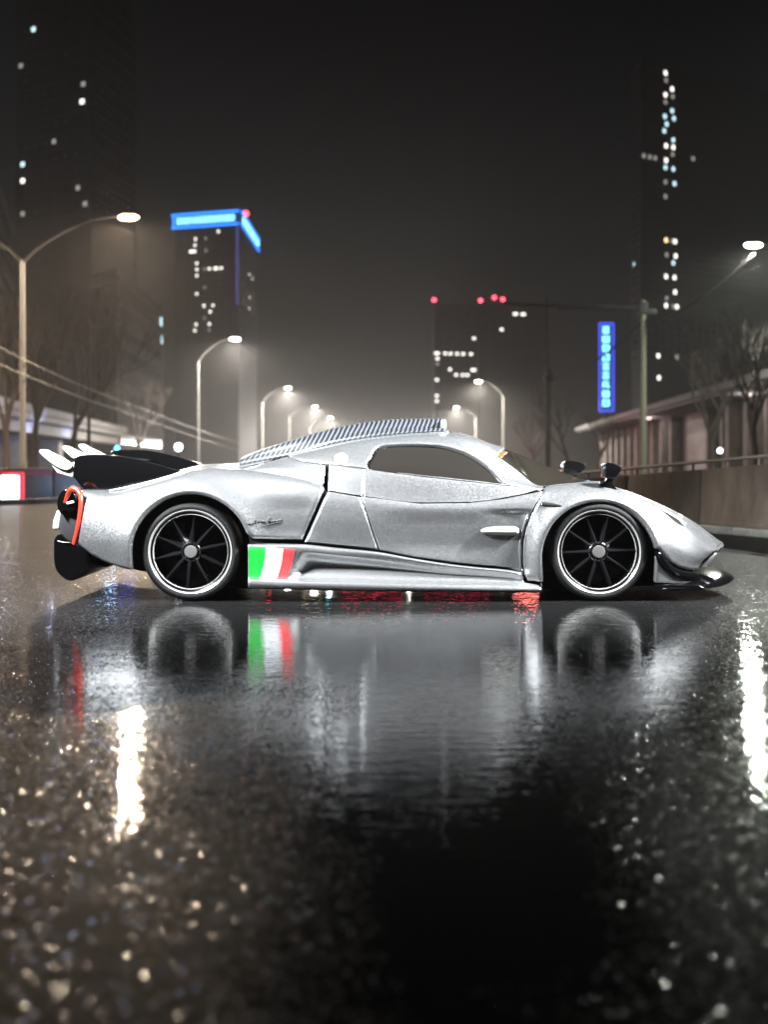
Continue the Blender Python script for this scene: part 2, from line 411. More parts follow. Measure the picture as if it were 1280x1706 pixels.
# ================================================================== poles, gantry and wires on the right
def wire(name, pts, r, label, sag=0.0, parent=None):
    P = []
    for k in range(len(pts) - 1):
        a, b = Vector(pts[k]), Vector(pts[k + 1])
        for j in range(12):
            t = j / 12; q = a.lerp(b, t); q.z -= sag * 4 * t * (1 - t); P.append(q)
    P.append(Vector(pts[-1]))
    o = tube(name, P, r, DARKSTEEL, parent, n=5, origin=P[0])
    if label: tag(o, label, 'cable')
    return o
Yg = 55.0
gp = empty('gantry_pole', Vector(at(1072, 0, Yg)) * 1.0); gp.location = Vector((at(1072, 0, Yg).x, Yg, 0)); tag(gp, 'pale utility pole with a long horizontal arm right of the blue sign', 'pole')
zt = at(0, 500, Yg).z
PALEP = mat('weathered_pale_pole', (0.085, 0.085, 0.06), 0.7)
tube('pole', [(gp.location.x, Yg, 0), (gp.location.x, Yg, zt)], [.17, .12], PALEP, gp, n=12)
tube('arm', [at(1072, 513, Yg), at(1000, 511, Yg), at(915, 509, Yg), at(838, 506, Yg)], [.09, .085, .08, .06], DARKSTEEL, gp)
tube('brace', [at(1072, 519, Yg), at(1000, 517, Yg), at(930, 515, Yg)], .035, DARKSTEEL, gp, n=6)
box('collar', (gp.location.x, Yg, at(0, 514, Yg).z), (.42, .42, .5), DARKSTEEL, gp, bevel=.04)
box('fitting', (gp.location.x + .35, Yg, at(0, 519, Yg).z), (.5, .2, .25), DARKSTEEL, gp, bevel=.03)
Yw = 70.0
wp = empty('wooden_pole', (at(913, 0, Yw).x, Yw, 0)); tag(wp, 'dark wooden pole with a thin mast on top beside the bare trees', 'pole')
tube('pole', [(wp.location.x, Yw, 0), at(913, 615, Yw)], [.17, .13], WOOD, wp, n=10)
tube('mast', [at(913, 618, Yw), at(911, 498, Yw)], .045, DARKSTEEL, wp, n=6)
box('bracket', at(914, 630, Yw), (.5, .3, .3), DARKSTEEL, wp, bevel=.03)
wire('overhead_wire', [at(916, 632, Yw), at(1072, 535, Yg), at(1256, 424, 49.7)], .045, 'dark overhead wire running from wooden pole to right street lamp', sag=.5)
# cables and a thin pole on the left
wire('overhead_cable', [at(-40, 560, 38), at(200, 668, 62), at(420, 745, 110)], .02, 'upper pale cable slanting down behind the left street lamps', sag=.1)
wire('overhead_cable', [at(-40, 590, 38), at(200, 684, 62), at(420, 757, 110)], .02, 'lower pale cable slanting down behind the left street lamps', sag=.1)
for o in bpy.data.objects:
    if o.name.startswith('overhead_cable'): o.data.materials[0] = mat('pale_cable', (.16, .16, .15), .6)
tp = empty('thin_pole', (at(148, 0, 60).x, 60, 0)); tag(tp, 'thin dark pole between the first and second left street lamps', 'pole')
tube('pole', [(tp.location.x, 60, 0), at(148, 540, 60)], [.10, .06], DARKSTEEL, tp, n=8)
tube('cap', [at(148, 541, 60), at(148, 537, 60)], [.075, .03], DARKSTEEL, tp, n=8)
def small_lamp(px, py, Y, label, m_, r):
    p = at(px, py, Y); rt = empty('globe_lamp', (p.x, Y, 0)); tag(rt, label, 'lamp')
    tube('post', [(p.x, Y, 0), (p.x, Y, p.z - r * .8)], .05, DARKSTEEL, rt, n=6)
    v, f = lathe([(r * math.sin(math.pi * k / 8) + 1e-4, -r * math.cos(math.pi * k / 8)) for k in range(9)], 12, p, 'Z')
    mesh_obj('globe', v, f, m_, rt)
small_lamp(297.5, 745, 70, 'small bluish white globe lamp above the rear deck', glow('globe_blue', (.70, .86, 1.0), 25.0), .2)
small_lamp(195, 747, 75, 'tiny teal signal lamp above the rear fins', glow('globe_teal', (.1, .75, .85), 12.0), .13)
small_lamp(1200, 751, 46, 'small white lamp in front of the colonnade at far right', glow('globe_white', (.92, .92, 1.0), 8.0), .10)

# ================================================================== elevated road on the left
ov = empty('overpass', (at(-80, 0, 75).x, 75, 0)); tag(ov, 'elevated concrete road on piers at far left, lit bluish underneath', 'overpass')
A_, B_ = at(-80, 630, 78), at(212, 716, 168)
def slab(name, a, b, off0, off1, z0, z1, m_, par):
    d = (b - a); d.z = 0; d.normalize(); nn = Vector((-d.y, d.x, 0))
    if nn.x > 0: nn = -nn
    v = []
    for q in (a, b):
        for (o, dz) in ((off0, z0), (off1, z0), (off1, z1), (off0, z1)): v.append(q + nn * o + Vector((0, 0, dz)))
    f = [(0, 1, 2, 3), (7, 6, 5, 4), (0, 4, 5, 1), (1, 5, 6, 2), (2, 6, 7, 3), (3, 7, 4, 0)]
    bm = bmesh.new(); vs = [bm.verts.new(x) for x in v]
    for q in f: bm.faces.new([vs[i] for i in q])
    bmesh.ops.recalc_face_normals(bm, faces=bm.faces)
    return bm_obj(name, bm, m_, par)
A_.z = B_.z = 5.9
slab('parapet', A_, B_, 0, .35, -.65, .0, CONC2, ov)
slab('deck', A_, B_, .3, 9, -1.2, -.66, CONC2, ov)
slab('girder', A_, B_, 1.2, 8, -2.2, -1.21, CONC2, ov)
for t in (.02, .2, .4, .62, .85):
    q = A_.lerp(B_, t)
    box('pier', (q.x - 4, q.y, 1.85), (2.2, 1.6, 3.7), CONC2, ov, bevel=.08)
# cool strip tubes under the deck; point lights added outside it brighten the parapet
for k, t in enumerate((.12, .33, .55)):
    q = A_.lerp(B_, t)
    ul = empty('underpass_light', (q.x - .55, q.y, 4.4)); tag(ul, ['cool blue strip light under the overpass, nearest of the three', 'cool blue strip light under the overpass, middle of the three', 'cool blue strip light under the overpass, farthest of the three'][k], 'lamp', 'strip lights under the overpass')
    box('tube_lens', (q.x - .55, q.y, 4.40), (.10, 1.5, .06), glow('cool_strip', (.45, .55, 1.0), 2.0), ul)
    box('casing', (q.x - .55, q.y, 4.455), (.2, 1.6, .05), DARKSTEEL, ul)
    ld = bpy.data.lights.new('parapet_fill', 'POINT'); ld.energy = 700; ld.color = (.45, .55, 1.0); ld.shadow_soft_size = .2
    lo = bpy.data.objects.new('parapet_fill', ld); link(lo, ul); lo.location = (1.3, 0, -.6)

# ================================================================== colonnade building on the right
cb = empty('colonnade_building', (at(1290, 0, 50).x, 50, 0)); tag(cb, 'low building with deep flat eaves and pale pink pillars behind the barrier', 'building')
E0, E1 = at(1420, 0, 42), at(958, 0, 138)
E0.z = E1.z = 5.0
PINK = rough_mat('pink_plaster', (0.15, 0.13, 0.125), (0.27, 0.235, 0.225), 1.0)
SOFFIT = rough_mat('grey_soffit', (0.14, 0.14, 0.16), (0.22, 0.22, 0.25), .6)
de = (E1 - E0); de.z = 0; Le = de.length; de.normalize(); ne = Vector((de.y, -de.x, 0))
if ne.x < 0: ne = -ne
def eslab(name, o0, o1, z0, z1, m_, s0=0.0, s1=1.0):
    v = []
    for s in (s0, s1):
        q = E0 + de * (Le * s); q.z = 0
        for (o, z) in ((o0, z0), (o1, z0), (o1, z1), (o0, z1)): v.append(q + ne * o + Vector((0, 0, z)))
    f = [(0, 1, 2, 3), (7, 6, 5, 4), (0, 4, 5, 1), (1, 5, 6, 2), (2, 6, 7, 3), (3, 7, 4, 0)]
    bm = bmesh.new(); vs = [bm.verts.new(x) for x in v]
    for q in f: bm.faces.new([vs[i] for i in q])
    bmesh.ops.recalc_face_normals(bm, faces=bm.faces)
    return bm_obj(name, bm, m_, cb)
eslab('roof_edge', 0, .25, 4.62, 5.0, rough_mat('weathered_fascia', (0.07, 0.068, 0.065), (0.15, 0.145, 0.14), 1.5))
eslab('soffit', .24, 3.4, 4.48, 4.62, SOFFIT)
eslab('roof', .26, 12, 4.63, 5.06, DARKSTEEL)
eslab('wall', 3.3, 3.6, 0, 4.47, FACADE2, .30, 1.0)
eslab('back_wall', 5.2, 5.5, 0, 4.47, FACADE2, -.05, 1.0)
for s in np.linspace(.02, .98, 22):
    q = E0 + de * (Le * s)
    if .40 < s < .52: continue
    c = q + ne * (2.9 if s > .30 else 2.4)
    wdt = .75 if s > .30 else .95
    box('pillar', (c.x, c.y, 2.23), (wdt, wdt, 4.46), PINK, cb, rz=math.atan2(de.y, de.x), bevel=.03)
    if s > .30:
        c2 = q + de * (Le * .022) + ne * 3.27
        box('window', (c2.x, c2.y, 2.4), (1.7, .06, 3.0), DARKGLASS, cb, rz=math.atan2(de.y, de.x))
cbl = empty('eave_light', E0 + de * (Le * .3) + ne * 1.2); tag(cbl, 'small dim pink lamp fixed under the eaves of the colonnade', 'lamp')
for k, s in enumerate((.22, .55)):
    q = E0 + de * (Le * s) + ne * 1.4
    box('lamp_casing', (q.x, q.y, 4.43), (.3, .3, .08), glow('eave_glow', (1.0, .72, .72), 5.0), cbl)
    ld = bpy.data.lights.new('eave_lamp', 'POINT'); ld.energy = 110; ld.color = (1.0, .86, .80); ld.shadow_soft_size = .15
    lo = bpy.data.objects.new('eave_lamp', ld); link(lo, cbl); lo.location = Vector((q.x, q.y, 4.1)) - cbl.location

# ================================================================== bare trees
def bare_tree(px, Y, hgt, seed, label, spread=1.0, group='bare trees behind the wall'):
    r = random.Random(seed)
    p = Vector((at(px, 0, Y).x, Y, 0))
    root = empty('bare_tree', p); tag(root, label, 'tree', group)
    tv, tf, bv, bf = [], [], [], []
    def grow(o, d, ln, rad, lev):
        pts = [o]; q = o.copy(); dd = d.copy()
        for k in range(3):
            dd = (dd + Vector((r.uniform(-.16, .16), r.uniform(-.16, .16), r.uniform(-.02, .12)))).normalized()
            q = q + dd * (ln / 3); pts.append(q.copy())
        V_, F_ = (tv, tf) if lev == 0 else (bv, bf)
        n_ = 7 if lev == 0 else (5 if lev < 3 else 3)
        v, f = tube_geo(pts, [rad, rad * .88, rad * .74, rad * .6], n_, cap=False, base=len(V_)); V_ += v; F_ += f
        if lev >= 6 or rad < .006: return
        for k in range(r.choice((2, 3, 3)) if lev else 4):
            ax = Vector((r.uniform(-1, 1), r.uniform(-1, 1), r.uniform(-.1, .5)))
            nd = (dd * .9 + ax * .62 * spread).normalized(); nd.z = max(nd.z, -.15)
            st = pts[-1] if k < 2 else pts[2].lerp(pts[3], r.random())
            grow(st, nd, ln * r.uniform(.62, .82), rad * r.uniform(.5, .64), lev + 1)
    grow(p, Vector((0, 0, 1)), hgt * .30, hgt * .022, 0)
    mesh_obj('trunk', tv, tf, BARK, root); mesh_obj('crown', bv, bf, BARK, root)
bare_tree(948, 88, 6.4, 3, 'bare tree right of the dark wooden pole')
bare_tree(888, 120, 6.5, 5, 'bare tree in reddish haze left of the dark wooden pole')
bare_tree(1000, 100, 6.0, 8, 'bare tree just left of the colonnade under the blue sign')
bare_tree(1190, 62, 8.2, 11, 'tall bare tree spreading above the colonnade roof')
bare_tree(1262, 48, 7.6, 12, 'bare tree at the right edge in front of the colonnade', 1.1)
bare_tree(60, 66, 10.5, 14, 'bare tree just right of the double-armed street lamp')
bare_tree(118, 72, 10.5, 15, 'bare tree left of the thin dark pole')
bare_tree(10, 58, 9.0, 17, 'bare tree at the left edge behind the double-armed street lamp')
bare_tree(240, 92, 8.0, 18, 'bare tree between the thin dark pole and second street lamp')

# ================================================================== towers
def tower(name, label, A, B, C, top_py, wins, facade, pitch=3.3, bay=3.4, dark=True, ww=2.0, wh=1.9, cat='tower', max_dark=240, z_lo=0.0):
    """A, B, C: plan corners (photo x, distance): left end, near corner, right end"""
    a, b, c = (Vector((at(q[0], 0, q[1]).x, q[1], 0)) for q in (A, B, C))
    d = a + c - b; hgt = at(0, top_py, b.y).z
    root = empty(name, b); tag(root, label, cat)
    bm = bmesh.new(); lo = [bm.verts.new(q) for q in (a, b, c, d)]; hi = [bm.verts.new(q + Vector((0, 0, hgt))) for q in (a, b, c, d)]
    for k in range(4): bm.faces.new((lo[k], lo[(k + 1) % 4], hi[(k + 1) % 4], hi[k]))
    bm.faces.new(hi); bm.faces.new(lo[::-1]); bmesh.ops.recalc_face_normals(bm, faces=bm.faces)
    bm_obj('wall', bm, facade, root)
    cen = (a + b + c + d) / 4
    faces = []
    for (p, q) in ((a, b), (b, c)):
        e = (q - p); ln = e.length; e.normalize(); n_ = Vector((e.y, -e.x, 0))
        if n_.dot(cen - p) > 0: n_ = -n_
        faces.append((p, e, n_, ln))
    # floor ledges, one object per face and storey
    for (p, e, n_, ln) in faces:
        me = None
        nf = int(hgt / pitch)
        for k in range(1, nf + 1):
            z = k * pitch
            if z < z_lo: continue
            c_ = p + e * (ln / 2) + n_ * .12
            if me is None:
                o = box('floor_ledge', (c_.x, c_.y, z), (ln * .995, .28, .55), facade, root, rz=math.atan2(e.y, e.x), origin=world_loc(root)); me = (o.data, z)
            else:
                o = bpy.data.objects.new('floor_ledge', me[0]); link(o, root); o.location = (0, 0, z - me[1])
    def window(fi, u, z, w, h_, m_, name_='window'):
        p, e, n_, ln = faces[fi]; c_ = p + e * u + n_ * .03
        key = (name, fi, round(w, 2), round(h_, 2), m_.name)
        if key not in _wm:
            bm = bmesh.new(); add_box(bm, (0, 0, 0), (w, .14, h_), math.atan2(e.y, e.x)); me_ = bpy.data.meshes.new('window'); bm.to_mesh(me_); bm.free(); me_.materials.append(m_); _wm[key] = me_
        o = bpy.data.objects.new(name_, _wm[key]); link(o, root); o.location = Vector((c_.x, c_.y, z)) - root.location
    occ = set()
    for wdef in wins:
        px, py = wdef[0], wdef[1]; m_ = wdef[2] if len(wdef) > 2 else LIT_W; wpx = wdef[3] if len(wdef) > 3 else None
        fi = 0 if px <= B[0] else 1
        p, e, n_, ln = faces[fi]; best = None
        s = (px - 640) / F                      # x = s*y  ->  (p.x+u e.x) = s (p.y+u e.y)
        u = (s * p.y - p.x) / (e.x - s * e.y); u = min(max(u, 1.0), ln - 1.0)
        Yd = p.y + u * e.y; z = H + (HZ - py) * Yd / F
        k = round((z - pitch * .5) / pitch); z = pitch * (k + .5)
        w = ww if wpx is None else wpx * Yd / F
        window(fi, u, z, w, wh, m_); occ.add((fi, k, round(u / bay)))
    if dark:
        n_d = 0
        for fi, (p, e, n_, ln) in enumerate(faces):
            for k in range(int(hgt / pitch)):
                if k * pitch < z_lo: continue
                for j in range(1, int(ln / bay)):
                    if (fi, k, j) in occ or n_d >= max_dark: continue
                    window(fi, (j + .0) * bay, (k + .5) * pitch, ww, wh, DARKGLASS); n_d += 1
    return root, faces, hgt
_wm = {}
W, D_, C_, A2 = LIT_W, LIT_D, LIT_C, LIT_A
tower('dark_tower', 'huge dark tower with few lit windows at upper left', (26, 262), (150, 250), (226, 275), -60,
      [(56, 59, C_), (35, 120, D_), (139, 130, D_), (137, 163, W), (90, 245, D_), (38, 280, C_), (38, 310, W), (130, 315, D_), (142, 329, D_), (38, 352, D_)], FACADE, pitch=3.4, bay=3.0, ww=1.0, wh=0.9, max_dark=300, z_lo=48)
tower('corner_block', 'grey block cropped by the left edge next to the huge dark tower', (-120, 130), (-40, 120), (26, 190), 175, [], FACADE2, pitch=3.3, bay=3.6, max_dark=80, z_lo=20)
tower('street_block', 'dim low block fading into haze below the huge dark tower', (150, 210), (196, 200), (272, 250), 447, [(268, 548, C_), (269, 571, C_)], FACADE, pitch=3.4, bay=3.8, ww=1.8, wh=1.6, max_dark=200, cat='building')
bt, bfaces, bh = tower('blue_topped_tower', 'tower with a glowing blue sign band round its top', (290, 428), (398, 420), (428, 473), 352,
      [(326, 398.5), (325, 408), (321, 419, W, 12), (328, 436.5), (328, 447.5), (328, 455), (341, 447, D_), (349, 447), (360, 447.5, W, 8), (369, 447.5), (364, 387), (328, 485), (340, 507), (355, 505), (350.5, 519.5), (327, 537), (349, 535), (325, 556), (341, 484, D_), (348.5, 547, D_), (341, 534, D_), (343, 400, D_), (343, 420, D_),
       (415.5, 456), (421, 464), (410, 485, D_), (416, 493), (405, 500, D_), (411, 508, D_), (415.5, 518), (404, 477, D_), (420, 490, D_)], FACADE, pitch=2.05, bay=2.6, ww=.75, wh=.8, max_dark=280, z_lo=40)
tower('pale_twin_tower', 'left of the two far hazy towers, with a row of lit windows', (721, 505), (724, 500), (798, 505), 506,
      [(728, 589, W, 9), (742, 589), (751, 589), (762, 589), (772, 589), (785, 589), (729, 597), (729, 605, D_), (750, 615), (789, 617, W, 9), (760, 625), (771, 625), (779, 625), (726, 632), (727, 660), (728, 669), (790, 565)], FACADE2, pitch=2.1, bay=2.8, ww=1.25, wh=1.0, max_dark=150, z_lo=20)
tower('hazy_twin_tower', 'right of the two far hazy towers, wide and nearly unlit', (797, 492), (800, 488), (911, 498), 504,
      [(859, 527, W, 8), (872, 527, W, 8), (836, 553)], FACADE, pitch=2.1, bay=2.8, ww=1.25, wh=1.0, max_dark=150, z_lo=20)
tower('slim_dark_tower', 'tall black tower with a bright column of lit windows on the right', (1053, 312), (1068, 300), (1300, 330), 96,
      [(1109, 126), (1110, 138, D_), (1120, 150), (1109, 158), (1121, 164, D_), (1109, 170, D_), (1108, 190, C_), (1120, 190, C_), (1123, 197, C_), (1111, 213, C_), (1107, 221, C_), (1122, 231, C_), (1110, 239), (1122, 243), (1110, 262), (1121, 258, D_), (1092, 264, D_), (1083, 264, D_), (1072, 266, D_),
       (1109, 285, C_), (1122, 288, C_), (1109, 301, D_), (1124, 311, C_), (1109, 323, D_), (1110, 398, A2), (1125, 398), (1120, 405, D_), (1111, 429, D_), (1126, 428), (1122, 436, C_), (1110, 467), (1124, 460), (1111, 495, D_), (1125, 489), (1110, 507), (1128, 509), (1122, 514, D_), (1057, 445, C_), (1155, 260, D_), (1128, 591, D_), (1097, 591), (1098, 627)],
      FACADE, pitch=1.75, bay=2.6, ww=.85, wh=1.0, max_dark=220, z_lo=25)
def beacon(px, py, Y, label):
    p = at(px, py, Y); rt = empty('beacon', p - Vector((0, 0, .9))); tag(rt, label, 'light', 'red warning lights on the twin towers')
    tube('stem', [p - Vector((0, 0, 1.6)), p - Vector((0, 0, .3))], .1, DARKSTEEL, rt, n=5)
    v, f = lathe([(.75 * math.sin(math.pi * k / 6) + 1e-4, -.75 * math.cos(math.pi * k / 6)) for k in range(7)], 8, p, 'Z')
    mesh_obj('globe', v, f, glow('beacon_red', (1.0, .06, .10), 12.0), rt)
beacon(723.5, 500, 500, 'red warning light at the left end of the twin towers')
beacon(801, 501, 488, 'red warning light where the twin towers meet')
beacon(824, 496, 490, 'red warning light over the middle of the wide twin tower')
beacon(838, 499, 490, 'rightmost red warning light on the wide twin tower')

# ---- lit lettering made of small bars
def glyphs(n, w, h_, rnd, vertical=False):
    """list of rects (cx, cy, sx, sy) for n sign characters"""
    out = []
    for k in range(n):
        ox, oy = (0, -k * h_) if vertical else (k * w, 0)
        style = rnd.randint(0, 5)
        S = {0: [(-.3, 0, .16, .8), (.3, 0, .16, .8), (0, .3, .6, .16), (0, 0, .6, .16), (0, -.32, .6, .16)], 1: [(0, .32, .8, .16), (0, 0, .16, .8), (-.25, -.2, .16, .4), (.25, -.2, .16, .4)],
             2: [(-.3, 0, .16, .8), (.1, .3, .6, .16), (.1, -.3, .6, .16), (.32, 0, .16, .6)], 3: [(0, .34, .8, .14), (0, .1, .6, .14), (0, -.12, .8, .14), (0, -.34, .7, .14)],
             4: [(-.32, 0, .16, .8), (.32, 0, .16, .8), (0, .05, .16, .7), (0, -.32, .7, .14)], 5: [(0, .3, .7, .16), (-.28, 0, .16, .7), (.05, -.05, .5, .14), (.25, -.25, .3, .2)]}[style]
        for (x, y, a, b) in S: out.append((ox + x * w * .9, oy + y * h_ * .9, a * w, b * h_))
    return out
NEON = glow('neon_blue', (0.02, 0.22, 1.0), 4.0); NEON_C = glow('neon_cyan_letters', (0.25, 0.85, 1.0), 4.0); NEON_P = glow('neon_violet', (.07, .10, 1.0), 2.4)
SIGNB = mat('sign_back_blue', (0.01, 0.05, 0.25), .4, emit=(0.02, 0.16, 0.8), estr=0.22)
def face_box(bm, p, e, n_, u, z, su, sz, out, dep):
    c_ = p + e * u + n_ * out; add_box(bm, (c_.x, c_.y, z), (su, dep, sz), math.atan2(e.y, e.x))
rs = empty('rooftop_sign', bfaces[0][0] + Vector((0, 0, bh))); tag(rs, 'glowing blue sign band with white letters round the tower top', 'sign')
rndg = random.Random(4)
for fi, nch in ((0, 13), (1, 9)):
    p, e, n_, ln = bfaces[fi]; kz = 425 / F
    bm = bmesh.new(); face_box(bm, p, e, n_, ln / 2, bh - 11 * kz, ln + (.6 if fi == 0 else 0), 24 * kz, .5, .5); bm_obj('sign_board', bm, SIGNB, rs)
    bm = bmesh.new()
    face_box(bm, p, e, n_, ln / 2, bh - 0.5 * kz, ln + .8, 3.4 * kz, .95, .3); face_box(bm, p, e, n_, ln / 2, bh - 21.5 * kz, ln + .8, 3 * kz, .95, .3)
    if fi == 0: face_box(bm, p, e, n_, .4, bh - 11 * kz, 3 * kz, 24 * kz, .95, .3)
    bm_obj('border_tube', bm, NEON, rs)
    bm = bmesh.new(); m0 = ln * .06; w_ = (ln * .9) / nch
    for (x, y, a_, b_) in glyphs(nch, w_, 13 * kz, rndg): face_box(bm, p, e, n_, m0 + w_ / 2 + x, bh - 11 * kz + y, a_, b_, 1.0, .3)
    bm_obj('lettering', bm, NEON_C, rs)['kind'] = 'stuff'
p, e, n_, ln = bfaces[0]
bm = bmesh.new(); face_box(bm, p, e, n_, ln - .4, bh - 90 * kz, 3.2 * kz, 130 * kz, .35, .3); bm_obj('corner_tube', bm, glow('violet_tube', (.20, .22, .9), 0.45), rs)
v, f = lathe([(.9 * math.sin(math.pi * k / 6) + 1e-4, -.9 * math.cos(math.pi * k / 6)) for k in range(7)], 8, at(410, 356, 440), 'Z')
rb = mesh_obj('beacon', v, f, glow('beacon_red', (1, .06, .1), 12.0), None, origin=at(410, 356, 440)); tag(rb, 'red warning light behind the corner of the blue sign band', 'light')
# vertical blue sign
Yv = 150.0; kv = Yv / F
vs_ = empty('vertical_sign', at(1011, 685, Yv)); tag(vs_, 'tall narrow blue neon sign with cyan characters', 'sign')
c0 = at(1011, 612, Yv)
box('sign_board', (c0.x, Yv + .3, c0.z), (22 * kv, .4, 146 * kv), SIGNB, vs_, bevel=.05)
bm = bmesh.new()
for sx in (-1, 1): add_box(bm, (c0.x + sx * 11.5 * kv, Yv + .05, c0.z), (1.6 * kv, .2, 146 * kv))
for sz in (-1, 1): add_box(bm, (c0.x, Yv + .05, c0.z + sz * 73 * kv), (24 * kv, .2, 2.0 * kv))
bm_obj('border_tube', bm, NEON_P, vs_)
bm = bmesh.new()
for (x, y, a_, b_) in glyphs(9, 15.5 * kv, 15.2 * kv, random.Random(9), True): add_box(bm, (c0.x + x - 1.0 * kv, Yv + .04, c0.z + 62 * kv + y), (a_ * .9, .12, b_ * .9))
bm_obj('lettering', bm, NEON_C, vs_)['kind'] = 'stuff'
tube('mast', [(c0.x, Yv + .8, 0), (c0.x, Yv + .8, c0.z + 60 * kv)], .25, DARKSTEEL, vs_)

# ================================================================== low neon signs across the road behind the car
def road_sign(px, py, Y, wpx, hpx, m_, label):
    p = at(px, py, Y); k = Y / F
    rt = empty('neon_sign', (p.x, Y, 0)); tag(rt, label, 'sign', 'low neon signs across the road')
    box('light_panel', (p.x, Y, p.z), (wpx * k, .08, hpx * k), m_, rt, bevel=.01)
    box('panel_frame', (p.x, Y + .07, p.z), (wpx * k + .1, .05, hpx * k + .1), DARKSTEEL, rt)
    for sx in (-.35, .35): tube('leg', [(p.x + sx * wpx * k, Y + .07, 0), (p.x + sx * wpx * k, Y + .07, p.z)], .03, DARKSTEEL, rt, n=6)
RN = glow('neon_red', (1.0, .03, .10), 9.0)
road_sign(448, 800, 36, 9, 36, RN, 'narrow red neon sign behind the rear of the car')
road_sign(520, 800, 37, 34, 40, glow('warm_panel', (1.0, .85, .6), 6.0), 'warm lit panel behind the middle of the car')
road_sign(547, 800, 36, 8, 44, glow('teal_panel', (.1, .8, .9), 9.0), 'narrow teal neon sign behind the door of the car')
road_sign(620, 800, 38, 100, 30, RN, 'wide red neon sign behind the door of the car')
road_sign(760, 800, 38, 110, 30, glow('neon_red_dim', (1.0, .03, .12), 6.0), 'wide dim red neon sign behind the front of the car')
road_sign(880, 800, 100, 120, 30, glow('neon_red_far', (1.0, .16, .14), 5.0), 'long pinkish red sign low behind the windscreen of the car')
ld = bpy.data.lights.new('red_glow', 'POINT'); ld.energy = 2500; ld.color = (1.0, .2, .17); ld.shadow_soft_size = 1.2
lo = bpy.data.objects.new('red_glow', ld); link(lo, [o for o in bpy.data.objects if o.name.startswith('neon_sign')][-1]); lo.location = (0, .6, 2.2)
road_sign(185, 812, 33, 18, 50, glow('blue_panel', (.35, .6, 1.0), 34.0), 'bright blue white light panel behind the rear wheel')
road_sign(214, 812, 34, 26, 40, glow('blue_panel_dim', (.08, .14, .9), 12.0), 'deep blue light panel behind the rear wheel')

# ================================================================== haze
hz_ = box('haze', (0, 290, 60), (560, 680, 122), mat('haze_air'), None); hz_['kind'] = 'stuff'
hm = bpy.data.materials['haze_air']; nt = hm.node_tree; nt.nodes.clear()
ho = nt.nodes.new('ShaderNodeOutputMaterial'); pv = nt.nodes.new('ShaderNodeVolumePrincipled')
pv.inputs['Color'].default_value = (.93, .92, .91, 1); pv.inputs['Density'].default_value = 0.0005; pv.inputs['Anisotropy'].default_value = 0.5
nt.links.new(pv.outputs['Volume'], ho.inputs['Volume'])
# ================================================================== the sports car
YC = Y0 + 1.0                                   # centre plane of the car
CAR = empty('sports_car', (0.0, YC, 0.0))
tag(CAR, 'silver metallic racing sports car with striped roof scoop parked sideways on the wet road', 'car')

def pchip(xk, yk, x):
    xk = np.asarray(xk, float); yk = np.asarray(yk, float)
    h = np.diff(xk); dl = np.diff(yk) / h; n = len(xk); m = np.zeros(n)
    for i in range(1, n - 1):
        if dl[i - 1] * dl[i] > 0:
            w1 = 2 * h[i] + h[i - 1]; w2 = h[i] + 2 * h[i - 1]
            m[i] = (w1 + w2) / (w1 / dl[i - 1] + w2 / dl[i])
    m[0], m[-1] = dl[0], dl[-1]
    x = np.clip(x, xk[0], xk[-1])
    i = np.clip(np.searchsorted(xk, x) - 1, 0, n - 2)
    t = (x - xk[i]) / h[i]
    return ((1 + 2 * t) * (1 - t) ** 2 * yk[i] + t * (1 - t) ** 2 * h[i] * m[i] + t * t * (3 - 2 * t) * yk[i + 1] + t * t * (t - 1) * h[i] * m[i + 1])
def gsmooth(a, s):
    if s <= 0: return a
    k = np.exp(-0.5 * (np.arange(-int(3 * s), int(3 * s) + 1) / s) ** 2); k /= k.sum(); r = len(k) // 2
    return np.convolve(np.concatenate([np.full(r, a[0]), a, np.full(r, a[-1])]), k, 'valid')

